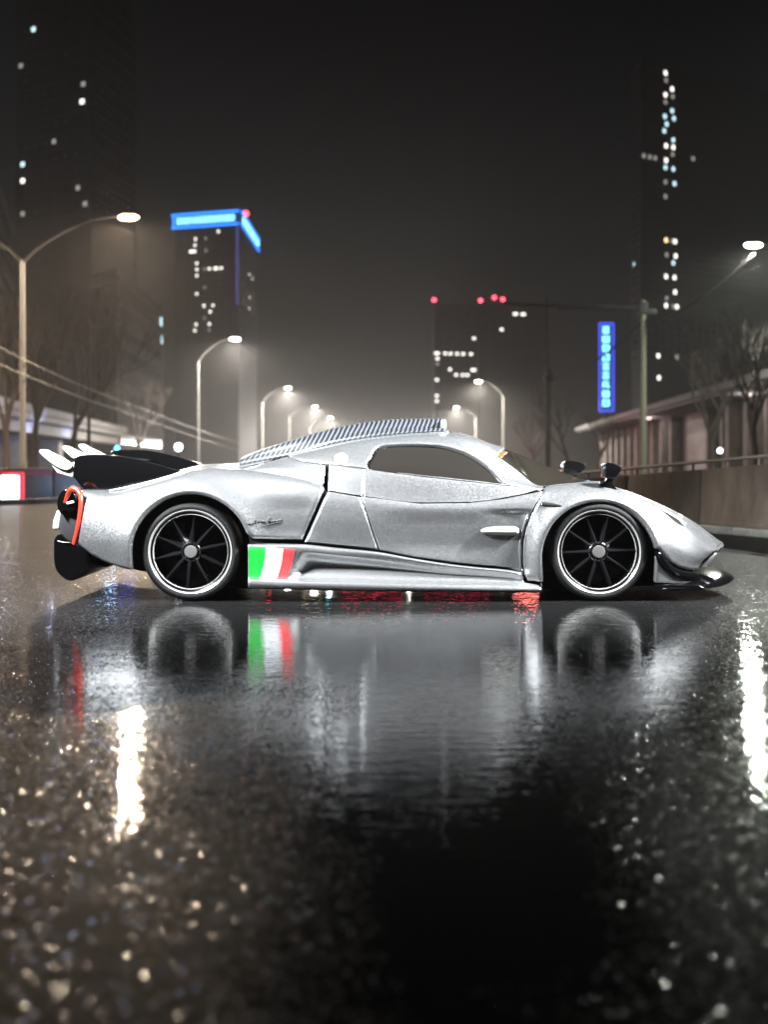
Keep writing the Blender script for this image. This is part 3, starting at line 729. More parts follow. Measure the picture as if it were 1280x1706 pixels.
class Skin:
    """a lofted skin through rails given as (photo x, photo y, depth behind the near flank)"""
    def __init__(self, rails, x0, x1, step, per, sig):
        xs = np.arange(x0, x1, step); self.xs = xs
        Z, D = [], []
        for r in rails:
            w = [U(*p) for p in r]
            xk = [a.x for a in w]
            Z.append(gsmooth(pchip(xk, [a.z for a in w], xs), sig)); D.append(gsmooth(pchip(xk, [p[2] for p in r], xs), sig))
        Z = np.array(Z).T; D = np.array(D).T      # ni x R
        Q = np.stack([D, Z], -1)
        R = Q.shape[1]
        rows, par = [], []
        Qp = np.concatenate([2 * Q[:, :1] - Q[:, 1:2], Q, 2 * Q[:, -1:] - Q[:, -2:-1]], 1)
        for k in range(R - 1):
            p0, p1, p2, p3 = (Qp[:, k + a] for a in range(4))
            def kn(a, b): return np.maximum(np.sqrt(np.linalg.norm(b - a, axis=-1)), 1e-4)[:, None]
            t0 = 0; t1 = kn(p0, p1); t2 = t1 + kn(p1, p2); t3 = t2 + kn(p2, p3)
            for s in range(per + (1 if k == R - 2 else 0)):
                t = t1 + (t2 - t1) * (s / per)
                A1 = (t1 - t) / t1 * p0 + t / t1 * p1
                A2 = (t2 - t) / (t2 - t1) * p1 + (t - t1) / (t2 - t1) * p2
                A3 = (t3 - t) / (t3 - t2) * p2 + (t - t2) / (t3 - t2) * p3
                B1 = (t2 - t) / t2 * A1 + t / t2 * A2
                B2 = (t3 - t) / (t3 - t1) * A2 + (t - t1) / (t3 - t1) * A3
                rows.append((t2 - t) / (t2 - t1) * B1 + (t - t1) / (t2 - t1) * B2); par.append(k + s / per)
        G = np.stack(rows, 1)                     # ni x nj x 2
        self.par = np.array(par)
        self.P = np.stack([np.repeat(xs[:, None], G.shape[1], 1), Y0 + G[..., 0], G[..., 1]], -1)
        self.update()
    def update(self):
        P = self.P
        self.px = 640 + F * P[..., 0] / P[..., 1]; self.py = HZ - F * (P[..., 2] - H) / P[..., 1]
        di = np.gradient(P, axis=0); dj = np.gradient(P, axis=1)
        n = np.cross(di, dj)
        n /= np.maximum(np.linalg.norm(n, axis=-1, keepdims=True), 1e-9)
        if n[..., 1].mean() > 0: n = -n
        self.Nn = n
    def displace(self, amount):
        self.P = self.P + self.Nn * amount[..., None]; self.update()

def sdf_poly(poly, X, Y):
    """signed distance in photo pixels, positive inside"""
    poly = np.asarray(poly, float); X = np.asarray(X); Y = np.asarray(Y)
    d2 = np.full(X.shape, 1e18); ins = np.zeros(X.shape, bool)
    n = len(poly)
    for i in range(n):
        ax, ay = poly[i]; bx, by = poly[(i + 1) % n]
        ex, ey = bx - ax, by - ay; L = ex * ex + ey * ey + 1e-12
        t = np.clip(((X - ax) * ex + (Y - ay) * ey) / L, 0, 1)
        d2 = np.minimum(d2, (X - ax - t * ex) ** 2 + (Y - ay - t * ey) ** 2)
        c = (ay > Y) != (by > Y)
        with np.errstate(divide='ignore', invalid='ignore'):
            xi = (bx - ax) * (Y - ay) / (by - ay + 1e-12) + ax
        ins ^= c & (X < xi)
    return np.where(ins, 1, -1) * np.sqrt(d2)
def circ(cx, cy_, r, X, Y): return r - np.hypot(X - cx, Y - cy_)
def sstep(a, b, x):
    t = np.clip((x - a) / (b - a), 0, 1); return t * t * (3 - 2 * t)

def panel_geo(skin, s, rpx=4.0, wall=0.03, inset=0.0, rscale=1.0, rows=None):
    """clip the skin to s>0, round its rim inwards and give the rim a wall"""
    P = skin.P; Nn = skin.Nn; ni, nj = P.shape[:2]
    if rows is None: rows = (0, nj - 1)
    j0, j1 = rows
    P = P[:, j0:j1 + 1]; Nn = Nn[:, j0:j1 + 1]; s = s[:, j0:j1 + 1]; nj = j1 - j0 + 1
    V = P.reshape(-1, 3); NV = Nn.reshape(-1, 3); S = s.reshape(-1)
    idx = np.arange(ni * nj).reshape(ni, nj)
    a, b, c, d = idx[:-1, :-1].ravel(), idx[1:, :-1].ravel(), idx[1:, 1:].ravel(), idx[:-1, 1:].ravel()
    inn = S > 0
    q = np.stack([a, b, c, d], 1)
    cnt = inn[q].sum(1)
    full = q[cnt == 4]
    part = q[(cnt > 0) & (cnt < 4)]
    nv = [V]; nn = [NV]; ns = [S]; extra_v, extra_n, extra_s = [], [], []
    cache = {}
    base = len(V)
    def cut(i, j):
        key = (min(i, j), max(i, j))
        if key not in cache:
            t = S[i] / (S[i] - S[j]); t = min(max(t, 0.0), 1.0)
            cache[key] = base + len(extra_v)
            extra_v.append(V[i] + (V[j] - V[i]) * t); extra_n.append(NV[i] + (NV[j] - NV[i]) * t); extra_s.append(0.0)
        return cache[key]
    faces = [tuple(f) for f in full.tolist()]
    rim = []
    for f in part.tolist():
        out = []; cuts = []
        for k in range(4):
            i, j = f[k], f[(k + 1) % 4]
            if inn[i]: out.append(i)
            if inn[i] != inn[j]:
                cuts.append(len(out)); out.append(cut(i, j))
        if len(out) >= 3: faces.append(tuple(out))
        if len(cuts) == 2: rim.append((out[cuts[0]], out[cuts[1]]))
    V = np.concatenate([V, np.array(extra_v).reshape(-1, 3)]); NV = np.concatenate([NV, np.array(extra_n).reshape(-1, 3)]); S = np.concatenate([S, np.array(extra_s)])
    used = np.unique(np.concatenate([np.array(f) for f in faces])) if faces else np.array([], int)
    mp = -np.ones(len(V), int); mp[used] = np.arange(len(used))
    V, NV, S = V[used], NV[used], S[used]
    NV /= np.maximum(np.linalg.norm(NV, axis=1, keepdims=True), 1e-9)
    k = np.clip(1 - S / rpx, 0, 1)
    rr = rpx * Y0 / F * rscale
    V = V - NV * (rr * 0.72 * k * k + inset)[:, None]
    faces = [tuple(mp[list(f)]) for f in faces]
    if wall > 0 and rim:
        vs = V.tolist(); w = {}
        for (i, j) in rim:
            i, j = mp[i], mp[j]
            for q_ in (i, j):
                if q_ not in w: w[q_] = len(vs); vs.append((V[q_] - NV[q_] * wall).tolist())
            faces.append((i, j, w[j], w[i]))
        V = np.array(vs)
    return V, faces
def flip_y(V):
    V = np.array([tuple(v) for v in V], float) if not isinstance(V, np.ndarray) else V.copy()
    V[:, 1] = 2 * YC - V[:, 1]; return V
def part(name, V, faces, m, parent=CAR, mirror=True, angle=180, label=None):
    o = mesh_obj(name, V, faces, m, parent, angle=angle)
    if label: o['label'] = label
    if mirror:
        o2 = mesh_obj(name, flip_y(V), [tuple(reversed(f)) for f in faces], m, parent if parent is CAR else CAR, angle=angle)
        return o, o2
    return o
def prism_geo(poly, d0, d1, bev=0.01, segs=3, dshift=None):
    """solid with a side outline drawn in photo pixels at depth d0, reaching back to d1"""
    bm = bmesh.new()
    vs = [bm.verts.new(U(p[0], p[1], d0)) for p in poly]
    f = bm.faces.new(vs)
    r = bmesh.ops.extrude_face_region(bm, geom=[f])
    for g in r['geom']:
        if isinstance(g, bmesh.types.BMVert): g.co.y += d1 - d0
    bmesh.ops.recalc_face_normals(bm, faces=bm.faces)
    if bev > 0:
        es = [e for e in bm.edges if len(e.link_faces) == 2 and e.calc_face_angle(0) > 0.6]
        bmesh.ops.bevel(bm, geom=es, offset=bev, segments=segs, affect='EDGES', profile=0.5, clamp_overlap=True)
    bm.verts.index_update()
    V = np.array([tuple(v.co) for v in bm.verts]); Fc = [tuple(v.index for v in f.verts) for f in bm.faces]
    bm.free(); return V, Fc
def ribbon_tube(pts, r, n=8):
    """tube through (px,py,d) points"""
    return tube_geo([U(*p) for p in pts], r, n)

# ---------------------------------------------------------------- car materials
def make_silver():
    m = mat('silver_paint', (0.62, 0.64, 0.67), 0.26, 0.95, coat=0.5)
    nt, n, l, p = nodes(m)
    tc = N(nt, 'ShaderNodeTexCoord')
    vo = N(nt, 'ShaderNodeTexVoronoi', Scale=235.0); vo.feature = 'F1'
    l.new(tc.outputs['Object'], vo.inputs['Vector'])
    cr = N(nt, 'ShaderNodeMapRange'); cr.inputs['From Min'].default_value = 0.0; cr.inputs['From Max'].default_value = 1.0
    sep = N(nt, 'ShaderNodeSeparateColor'); l.new(vo.outputs['Color'], sep.inputs['Color'])
    l.new(sep.outputs['Red'], cr.inputs['Value']); cr.inputs['To Min'].default_value = 0.36; cr.inputs['To Max'].default_value = 0.72
    mx = N(nt, 'ShaderNodeCombineColor')
    for ch, g in (('Red', 0.97), ('Green', 0.985), ('Blue', 1.0)):
        mu = N(nt, 'ShaderNodeMath', operation='MULTIPLY'); mu.inputs[1].default_value = g
        l.new(cr.outputs['Result'], mu.inputs[0]); l.new(mu.outputs[0], mx.inputs[ch])
    l.new(mx.outputs['Color'], p.inputs['Base Color'])
    # flakes: each cell leans its own way
    geo = N(nt, 'ShaderNodeNewGeometry')
    sub = N(nt, 'ShaderNodeVectorMath', operation='SUBTRACT'); sub.inputs[1].default_value = (0.5, 0.5, 0.5)
    l.new(vo.outputs['Color'], sub.inputs[0])
    scl = N(nt, 'ShaderNodeVectorMath', operation='SCALE'); scl.inputs['Scale'].default_value = 0.20
    l.new(sub.outputs[0], scl.inputs[0])
    add = N(nt, 'ShaderNodeVectorMath', operation='ADD'); l.new(geo.outputs['Normal'], add.inputs[0]); l.new(scl.outputs[0], add.inputs[1])
    nrm = N(nt, 'ShaderNodeVectorMath', operation='NORMALIZE'); l.new(add.outputs[0], nrm.inputs[0])
    l.new(nrm.outputs[0], p.inputs['Normal'])
    return m
SILVER = make_silver()
BLACK = mat('gloss_black_plastic', (0.0012, 0.0012, 0.0014), 0.10, spec=0.45)
UNDER = mat('black_underbody', (0.0015, 0.0015, 0.0015), 0.8, spec=0.05)
RUBBER = mat('tyre_rubber', (0.0009, 0.0009, 0.001), 0.55, spec=0.12)
_nt, _n, _l, _p = nodes(RUBBER)
_b = N(_nt, 'ShaderNodeBump', Strength=0.5, Distance=0.01); _no = N(_nt, 'ShaderNodeTexNoise', Scale=220.0); _tc = N(_nt, 'ShaderNodeTexCoord')
_l.new(_tc.outputs['Object'], _no.inputs['Vector']); _l.new(_no.outputs['Fac'], _b.inputs['Height']); _l.new(_b.outputs['Normal'], _p.inputs['Normal'])
CHROME = mat('polished_rim_lip', (0.80, 0.79, 0.77), 0.2, 0.85)
RIMBLK = mat('black_rim', (0.002, 0.002, 0.0024), 0.22, spec=0.4)
HUBMET = mat('brushed_hub', (0.075, 0.072, 0.07), 0.45, 0.5)
GLASS = mat('smoked_window', (0.0062, 0.0055, 0.0048), 0.08, spec=0.4)
WSCREEN = mat('smoked_windscreen', (0.007, 0.006, 0.0045), 0.08, spec=0.5)
IVORY = mat('ivory_plastic', (0.26, 0.257, 0.235), 0.35)
RED = mat('orange_red_trim', (0.42, 0.016, 0.006), 0.35)
GREYP = mat('dark_grey_plastic', (0.02, 0.019, 0.02), 0.3)
AMBER = mat('amber_plastic', (0.07, 0.026, 0.006), 0.3)
HEADL = mat('smoked_headlight', (0.012, 0.011, 0.010), 0.08)
FLAGG = mat('flag_green', (0.0, 0.15, 0.012), 0.4); FLAGW = mat('flag_white', (0.30, 0.31, 0.32), 0.4); FLAGR = mat('flag_red', (0.36, 0.016, 0.018), 0.4)
INK = mat('black_ink', (0.006, 0.006, 0.007), 0.6)

# ---------------------------------------------------------------- main body skin
RAILS = [
 [(95, 985, .14), (222, 985, .08), (310, 985, .06), (415, 985, .08), (560, 988, .10), (760, 988, .10), (900, 985, .08), (1000, 985, .05), (1095, 985, .06), (1150, 985, .16), (1185, 985, .45), (1200, 975, .95)],
 [(95, 940, .18), (160, 938, .08), (222, 945, .02), (310, 945, .0), (415, 945, .03), (560, 947, .085), (760, 950, .09), (880, 950, .05), (1000, 945, .0), (1095, 945, .03), (1140, 950, .13), (1168, 945, .33), (1200, 935, .95)],
 [(95, 900, .22), (140, 898, .09), (222, 893, .0), (310, 888, -.01), (415, 898, .02), (500, 905, .055), (600, 907, .075), (760, 912, .08), (880, 905, .035), (940, 895, .0), (1000, 890, -.01), (1060, 893, .0), (1110, 905, .04), (1150, 925, .14), (1180, 928, .35), (1205, 918, .95)],
 [(95, 860, .27), (140, 852, .12), (222, 842, .05), (310, 832, .03), (415, 848, .03), (500, 857, .045), (600, 863, .055), (760, 868, .06), (880, 858, .035), (940, 847, .02), (1000, 842, .03), (1060, 856, .05), (1110, 880, .10), (1150, 905, .18), (1186, 922, .36), (1207, 912, .95)],
 [(95, 832, .30), (140, 831, .17), (185, 830, .13), (240, 817, .10), (310, 801, .09), (415, 808, .09), (500, 824, .065), (560, 829, .065), (600, 834, .065), (760, 844, .07), (890, 829, .06), (960, 819, .09), (1000, 820, .11), (1060, 833, .14), (1110, 856, .18), (1150, 885, .24), (1190, 919, .38), (1208, 909, .95)],
 [(95, 820, .38), (140, 818, .28), (185, 820, .23), (240, 808, .21), (285, 795, .20), (310, 787, .20), (345, 783, .20), (400, 786, .19), (470, 794, .16), (520, 804, .12), (545, 813, .10), (600, 824, .09), (700, 835, .095), (780, 834, .10), (895, 815, .12), (930, 809, .18), (960, 806, .20), (1000, 808, .22), (1030, 814, .23), (1090, 838, .27), (1140, 870, .31), (1165, 891, .36), (1195, 917, .45), (1208, 908, .95)],
 [(95, 819, .60), (180, 815, .60), (250, 800, .60), (300, 786, .60), (345, 779, .6), (400, 780, .55), (500, 800, .45), (600, 822, .40), (780, 828, .40), (895, 812, .45), (930, 807, .55), (985, 807, .55), (1030, 814, .55), (1090, 839, .55), (1140, 866, .58), (1175, 889, .62), (1197, 911, .66), (1208, 907, .95)],
 [(95, 817, 1.), (180, 812, 1.), (300, 783, 1.), (345, 773, 1.), (400, 772, 1.), (600, 800, 1.), (780, 805, 1.), (930, 802, 1.), (985, 805, 1.), (1030, 813, 1.), (1090, 835, 1.), (1150, 865, 1.), (1180, 886, 1.), (1204, 906, 1.)],
]
body = Skin(RAILS, U(96, 0, .1).x, U(1203.5, 0, 1.0).x, 0.0055, 24, 7)
WR, WF, WZ = 317.0, 999.0, 921.0        # wheel centres in the photo
AR, AF = 99.0, 95.5                     # arch radii (px)
X, Y = body.px, body.py
side_w = sstep(5.3, 4.2, np.broadcast_to(body.par, X.shape))
disp = np.zeros(X.shape)
for cx, r in ((WR, AR), (WF, AF)):
    rad = np.hypot(X - cx, Y - (WZ if cx == WR else 929.0))
    disp += 0.026 * np.exp(-((rad - r) / 20.0) ** 2) * side_w                     # flared arch lip
disp -= 0.020 * sstep(415, 470, X) * sstep(545, 500, X) * sstep(815, 850, Y) * sstep(915, 880, Y)   # scooped flank behind the rear arch
disp -= 0.030 * sstep(790, 866, X) * sstep(900, 866, X) * sstep(846, 858, Y) * sstep(962, 946, Y)   # vent recess at the door's front
disp -= 0.02 * sstep(610, 700, X) * sstep(860, 760, X) * sstep(845, 875, Y) * sstep(940, 905, Y)    # hollow door
body.displace(disp)
X, Y = body.px, body.py
JE = int(np.searchsorted(body.par, 5.0))
arch_r = circ(WR, WZ, AR, X, Y); arch_f = circ(WF, 929.0, AF, X, Y)
arch_r = np.where(Y > WZ, AR - np.abs(X - WR) * 1.0, arch_r); arch_f = np.where(Y > 929, AF - np.abs(X - WF), arch_f)

RF_POLY = [(133, 700), (560, 700), (546, 770), (541, 811), (503, 900), (470, 899), (422, 897), (410, 888), (400, 960), (222, 952), (196, 946), (172, 937), (150, 925), (128, 908), (124, 905), (131, 870), (138, 832), (132, 817), (128, 811)]
sr = np.minimum(sdf_poly(RF_POLY, X, Y), -arch_r)
V, Fc = panel_geo(body, sr, 6.0)
part('rear_fender', V, Fc, SILVER)
FF_POLY = [(905, 700), (1230, 700), (1230, 893), (1205, 907), (1193, 920), (1174, 936), (1165, 950), (1150, 950), (1134, 946), (1118, 936), (1107, 924), (1099, 915), (1090, 914), (1060, 925), (999, 929), (904, 972), (877, 970), (870, 940), (871, 900), (877, 875), (889, 850), (896, 836), (906, 816)]
sf = np.minimum(sdf_poly(FF_POLY, X, Y), -arch_f)
HL = smooth_poly([(1090, 835.5), (1103, 838), (1118, 847), (1131, 858), (1140, 870), (1138, 873), (1126, 866), (1112, 853), (1099, 843)], 4)
rowp = np.broadcast_to(body.par, X.shape)
hl = np.where(rowp < 5.6, sdf_poly(HL, X, Y), -99)
V, Fc = panel_geo(body, np.minimum(sf, -hl), 5.0)
part('front_fender', V, Fc, SILVER)
V, Fc = panel_geo(body, hl - 0.6, 2.5, inset=0.012)
part('headlight', V, Fc, HEADL)
DOOR = [(601.5, 827), (612, 827), (700, 838), (780, 837), (840, 830), (905, 816.5), (895, 836), (888, 848), (876, 873), (870, 900), (868.5, 935), (871, 953.5), (850, 947), (800, 942.5), (760, 938.3), (690, 928.3), (633, 917.5), (610, 850)]
V, Fc = panel_geo(body, sdf_poly(DOOR, X, Y), 2.6, rows=(0, JE + 8))
part('door', V, Fc, SILVER)
QP = [(547, 817), (600.5, 826), (609, 850), (631.5, 917.3), (560, 909.7), (507, 904), (540, 830)]
V, Fc = panel_geo(body, sdf_poly(QP, X, Y), 4.5, rows=(0, JE + 8))
part('quarter_panel', V, Fc, SILVER)
LB = [(1092, 921), (1097, 932), (1108, 948), (1124, 960), (1140, 965), (1158, 966), (1153, 973), (1092, 973)]
V, Fc = panel_geo(body, np.minimum(sdf_poly(LB, X, Y), -arch_f), 3.5, inset=0.01)
part('lower_bumper', V, Fc, SILVER)
# black shell behind the gaps
sb = np.minimum(np.minimum(-arch_r, -arch_f), sdf_poly([(128, 600), (1250, 600), (1250, 893), (1150, 960), (1095, 972), (905, 979), (410, 979), (218, 946), (128, 908)], X, Y)) - 2.5
class Thin:      # every third row and column is enough for what is only seen through gaps
    pass
def thin(sk, s_, k=3):
    t = Thin(); t.P = sk.P[::k, ::k]; t.Nn = sk.Nn[::k, ::k]; return t, s_[::k, ::k]
V, Fc = panel_geo(*thin(body, sb), 1.0, wall=0.0, inset=0.032)
part('inner_shell', V, Fc, UNDER)

# ---------------------------------------------------------------- cabin skin
KR = [
 [(340, 792, .40), (385, 788, .30), (450, 794, .24), (520, 808, .17), (545, 816, .13), (605, 826, .11), (700, 837, .12), (780, 836, .125), (870, 823, .15), (900, 815, .19), (940, 810, .32), (985, 805, .60)],
 [(340, 789, .45), (385, 784, .36), (450, 780, .29), (520, 786, .21), (545, 781, .185), (610, 780, .17), (700, 790, .165), (780, 799, .17), (840, 805, .175), (900, 813, .21), (940, 808, .36), (985, 804, .65)],
 [(340, 787, .5), (385, 783, .43), (450, 774, .37), (520, 766, .30), (560, 761, .26), (620, 760, .245), (700, 764, .245), (780, 776, .245), (830, 791, .24), (870, 803, .235), (900, 812, .23), (940, 807, .40), (985, 803, .7)],
 [(340, 784, .55), (385, 781, .5), (450, 769, .46), (520, 754, .42), (600, 738, .40), (640, 733.5, .39), (700, 731, .39), (760, 739, .38), (800, 756, .35), (830, 774, .32), (860, 791, .29), (900, 811, .26), (940, 806, .45), (985, 802, .75)],
 [(340, 783, .62), (385, 779, .6), (450, 766.5, .56), (520, 750, .54), (600, 733, .52), (640, 728, .51), (700, 723.5, .5), (760, 726, .48), (800, 736, .46), (835, 756, .42), (860, 776, .37), (900, 808, .31), (940, 805, .52), (985, 801, .8)],
 [(340, 780, 1.), (385, 777, 1.), (450, 763, 1.), (520, 746, 1.), (600, 729, 1.), (640, 724, 1.), (700, 718.5, 1.), (745, 718, 1.), (800, 733, 1.), (845, 748, 1.), (900, 770, 1.), (950, 789, 1.), (985, 801, 1.), (1000, 806, 1.)],
]
cab = Skin(KR, U(345, 0, .5).x, U(999, 0, 1.).x, 0.0055, 21, 4)
X, Y = cab.px, cab.py
par = np.broadcast_to(cab.par, X.shape)
WINP = [(613, 780), (622, 752), (627, 745), (638, 741), (660, 739), (700, 739), (735, 741.5), (765, 749), (790, 760), (815, 777), (840, 800), (843, 806), (800, 801), (740, 794.5), (680, 788)]
winp = smooth_poly(WINP, 3)
sw = sdf_poly(winp, X, Y)
WSP = [(829, 760), (840, 748), (846, 738), (1040, 790), (1030, 815), (930, 812), (897, 814), (862, 785), (846, 771)]
ss = np.where(par > 3.6, sdf_poly(WSP, X, Y), -99)
ROOF = [(380, 600), (1000, 600), (1000, 812), (895, 815), (843, 808.5), (700, 793), (613, 782.5), (606, 780), (546, 772), (500, 765.5), (478, 757), (440, 768), (380, 785)]
srf = np.minimum(np.minimum(sdf_poly(ROOF, X, Y), -sw), -ss)
V, Fc = panel_geo(cab, srf, 2.2, wall=0.03)
part('roof_shell', V, Fc, SILVER)
V, Fc = panel_geo(cab, sw - 0.3, 1.5, inset=0.028, wall=0.0)
part('side_window', V, Fc, GLASS)
V, Fc = panel_geo(cab, ss - 0.8, 2.0, inset=0.008, wall=0.01)
part('windscreen', V, Fc, WSCREEN)
ENG = [(330, 830), (384, 789), (440, 770), (477, 759), (499, 768), (541, 774), (538, 805), (520, 840)]
V, Fc = panel_geo(cab, sdf_poly(ENG, X, Y), 4.0)
part('engine_cover', V, Fc, SILVER)
QT = [(548, 773), (605.5, 780.7), (604, 850), (545, 850)]
V, Fc = panel_geo(cab, sdf_poly(QT, X, Y), 2.5)
part('side_panel', V, Fc, SILVER)
DT = [(606.3, 781), (700, 793.7), (843, 808.8), (897, 815.4), (880, 850), (606, 850)]
V, Fc = panel_geo(cab, sdf_poly(DT, X, Y), 1.5)
part('door_top', V, Fc, SILVER)
V, Fc = panel_geo(*thin(cab, np.minimum(-sw - 3, -ss - 1.0)), 1.0, wall=0.0, inset=0.04)
part('cabin_shell', V, Fc, UNDER)
# amber strip along the windscreen's top edge
sa = np.where(par > 3.7, sdf_poly([(826, 762), (841, 749), (848, 752), (833, 766)], X, Y), -99)
V, Fc = panel_geo(cab, sa, 1.5, inset=0.004, wall=0.0)
part('windscreen_trim', V, Fc, AMBER)

# ---------------------------------------------------------------- side skirt with the flag
SK = [
 [(405, 905, .05), (500, 906.5, .05), (560, 912.5, .055), (629, 919.5, .055), (690, 930.5, .06), (760, 941, .06), (802, 945.5, .06), (852, 950, .06), (905, 964, .05)],
 [(405, 908, .02), (500, 909.5, .015), (560, 915.5, .02), (629, 922.5, .02), (690, 933, .025), (760, 943.5, .03), (802, 948, .035), (852, 953, .035), (905, 967, .02)],
 [(405, 913, .01), (490, 917, .01), (625, 931, .03), (740, 948, .045), (850, 959, .05), (905, 971, .025)],
 [(405, 930, .012), (490, 932, .02), (520, 934, .085), (625, 944, .085), (740, 956, .07), (850, 964, .06), (905, 973, .03)],
 [(405, 950, .016), (480, 951, .02), (505, 952, .075), (625, 957, .065), (740, 963, .055), (850, 968, .05), (905, 974.5, .03)],
 [(405, 962, .012), (475, 963, .012), (500, 964, .04), (625, 966, .04), (740, 969, .035), (850, 972, .03), (905, 976, .02)],
 [(405, 967, -.005), (480, 969, -.005), (625, 972, -.002), (740, 975, .0), (850, 977, .0), (905, 979, .0)],
 [(405, 974, -.006), (480, 976, -.008), (625, 979, -.008), (740, 981, -.008), (850, 983, -.008), (905, 983, -.005)],
 [(405, 979, .02), (480, 981, .02), (625, 984, .02), (740, 985, .02), (850, 986, .02), (905, 986, .02)],
 [(405, 980, .12), (625, 985, .12), (850, 987, .12), (905, 987, .12)],
]
skirt = Skin(SK, U(405, 0, .02).x, U(905, 0, .02).x, 0.006, 7, 2)
X, Y = skirt.px, skirt.py
SKP = [(413, 905), (421, 900), (500, 895), (900, 925), (868, 956), (874, 969), (899, 974), (903, 980), (903, 1000), (413, 1000)]
V, Fc = panel_geo(skirt, sdf_poly(SKP, X, Y), 3.0, wall=0.05)
part('side_skirt', V, Fc, SILVER)
def band(x0t, x0b, x1t, x1b, bow0=0, bow1=0):
    T, B = (lambda x: 909.5 + 0.075 * (x - 413)), (lambda x: 964.5 - 0.02 * (x - 413))
    L = []
    for k in range(9):
        t = k / 8; y = T(x0t) + t * (B(x0b) - T(x0t)); L.append((x0t + (x0b - x0t) * t + bow0 * math.sin(math.pi * t), y))
    R = []
    for k in range(9):
        t = k / 8; y = T(x1t) + t * (B(x1b) - T(x1t)); R.append((x1t + (x1b - x1t) * t + bow1 * math.sin(math.pi * t), y))
    return L + R[::-1]
for nm, poly, m_ in (('flag_stripe', band(414.5, 414.5, 443, 433, 0, 2.5), FLAGG), ('flag_stripe', band(443, 433, 472, 461.5, 2.5, 2), FLAGW), ('flag_stripe', band(472, 461.5, 491.5, 478, 2, 1.5), FLAGR)):
    V, Fc = panel_geo(skirt, np.where(np.broadcast_to(skirt.par, X.shape) < 6.2, sdf_poly(poly, X, Y), -99), 1.0, wall=0.0, inset=-0.004, rscale=0.0)
    part(nm, V, Fc, m_)

# ---------------------------------------------------------------- underbody, wheel wells
V, Fc = prism_geo([(150, 925), (1150, 960), (1150, 974), (905, 981), (410, 981), (230, 950)], 0.25, 1.75, 0)
part('floor_pan', V, Fc, UNDER, mirror=False, angle=30)
for cx, cz, r in ((WR, WZ, AR), (WF, 929.0, AF)):
    prof_v, prof_f = [], []
    n = 40
    for k in range(n + 1):
        th = math.pi * k / n
        for d in (0.035, 0.62):
            prof_v.append(tuple(U(cx - (r + 1) * math.cos(th), cz - (r + 1) * math.sin(th), 0.04) + Vector((0, d - 0.04, 0))))
    for k in range(n): prof_f.append((2 * k, 2 * k + 1, 2 * k + 3, 2 * k + 2))
    part('wheel_well', np.array(prof_v), prof_f, UNDER)
    V, Fc = prism_geo([(cx - (r + 2) * math.cos(math.pi * k / 16), cz - (r + 2) * math.sin(math.pi * k / 16)) for k in range(17)], 0.60, 0.64, 0)
    part('well_wall', V, Fc, UNDER, angle=30)

# ---------------------------------------------------------------- wheels
def wheel(px, rot, far=False):
    c = U(px, WZ, 0.04)
    R = 82.0 * (Y0 + .04) / F
    c.z = R + 0.002
    q = R / 82.0
    yc = c.y if not far else 2 * YC - c.y
    sgn = 1 if not far else -1
    w = empty('wheel', (0, 0, 0)); w.parent = CAR
    w.location = Vector((c.x, yc, c.z)) - CAR.location
    pt = (c.x, yc, c.z)
    def lat(name, prof, m_, n=72, ang=40):
        v, f = lathe([(r * q, sgn * o) for r, o in prof], n, pt)
        if far: f = [tuple(reversed(a)) for a in f]
        return mesh_obj(name, v, f, m_, w, angle=ang)
    lat('tyre', [(69.5, .012), (70.5, .0), (73, -.006), (77, -.004), (80, .008), (81.6, .03), (82, .06), (82, .27), (80.5, .30), (74, .315), (66, .31)], RUBBER)
    lat('rim_lip', [(71, .018), (70.6, .002), (69.6, -.003), (68.2, -.001), (67.2, .008), (67.0, .014)], CHROME, ang=60)
    lat('rim_ring', [(63.6, .018), (63.1, .012), (62.4, .011), (61.9, .016), (61.6, .03)], CHROME, ang=60)
    lat('rim_barrel', [(67.6, .006), (66.4, .013), (64.6, .016), (63.3, .018), (62.2, .024), (61.5, .035), (60.5, .07), (59.5, .2), (10, .2), (0.1, .2)], RIMBLK)
    lat('hub', [(20.5, .12), (19, .05), (17.0, .035), (15.5, .03), (14.5, .034), (12, .036)], RIMBLK)
    lat('hub_cap', [(10.4, .045), (10.3, .012), (9.6, .007), (6, .006), (0.05, .006)], HUBMET)
    for k in range(10):
        th = rot + 2 * math.pi * k / 10
        er = Vector((math.cos(th), 0, math.sin(th))); et = Vector((-math.sin(th), 0, math.cos(th)))
        vs, fs = [], []
        # ridge-shaped tapered blade
        for (r, w_, o, hgt) in ((13, 8.6, .055, .022), (22, 6.8, .052, .028), (36, 4.8, .048, .028), (50, 3.4, .043, .026), (62, 2.9, .036, .022)):
            b = Vector(pt) + er * (r * q)
            for (sx, oy) in ((-1, o + .02), (-.75, o), (-.12, o - hgt), (.12, o - hgt), (.75, o), (1, o + .02)):
                vs.append(b + et * (sx * w_ * q) + Vector((0, sgn * oy, 0)))
        for i in range(4):
            for j in range(5):
                f = (i * 6 + j, i * 6 + j + 1, (i + 1) * 6 + j + 1, (i + 1) * 6 + j)
                fs.append(f if not far else tuple(reversed(f)))
        mesh_obj('spoke', vs, fs, RIMBLK, w, angle=25)
    return w
for px, rot in ((WR, math.radians(12)), (WF, math.radians(2))):
    wheel(px, rot); wheel(px, rot, far=True)

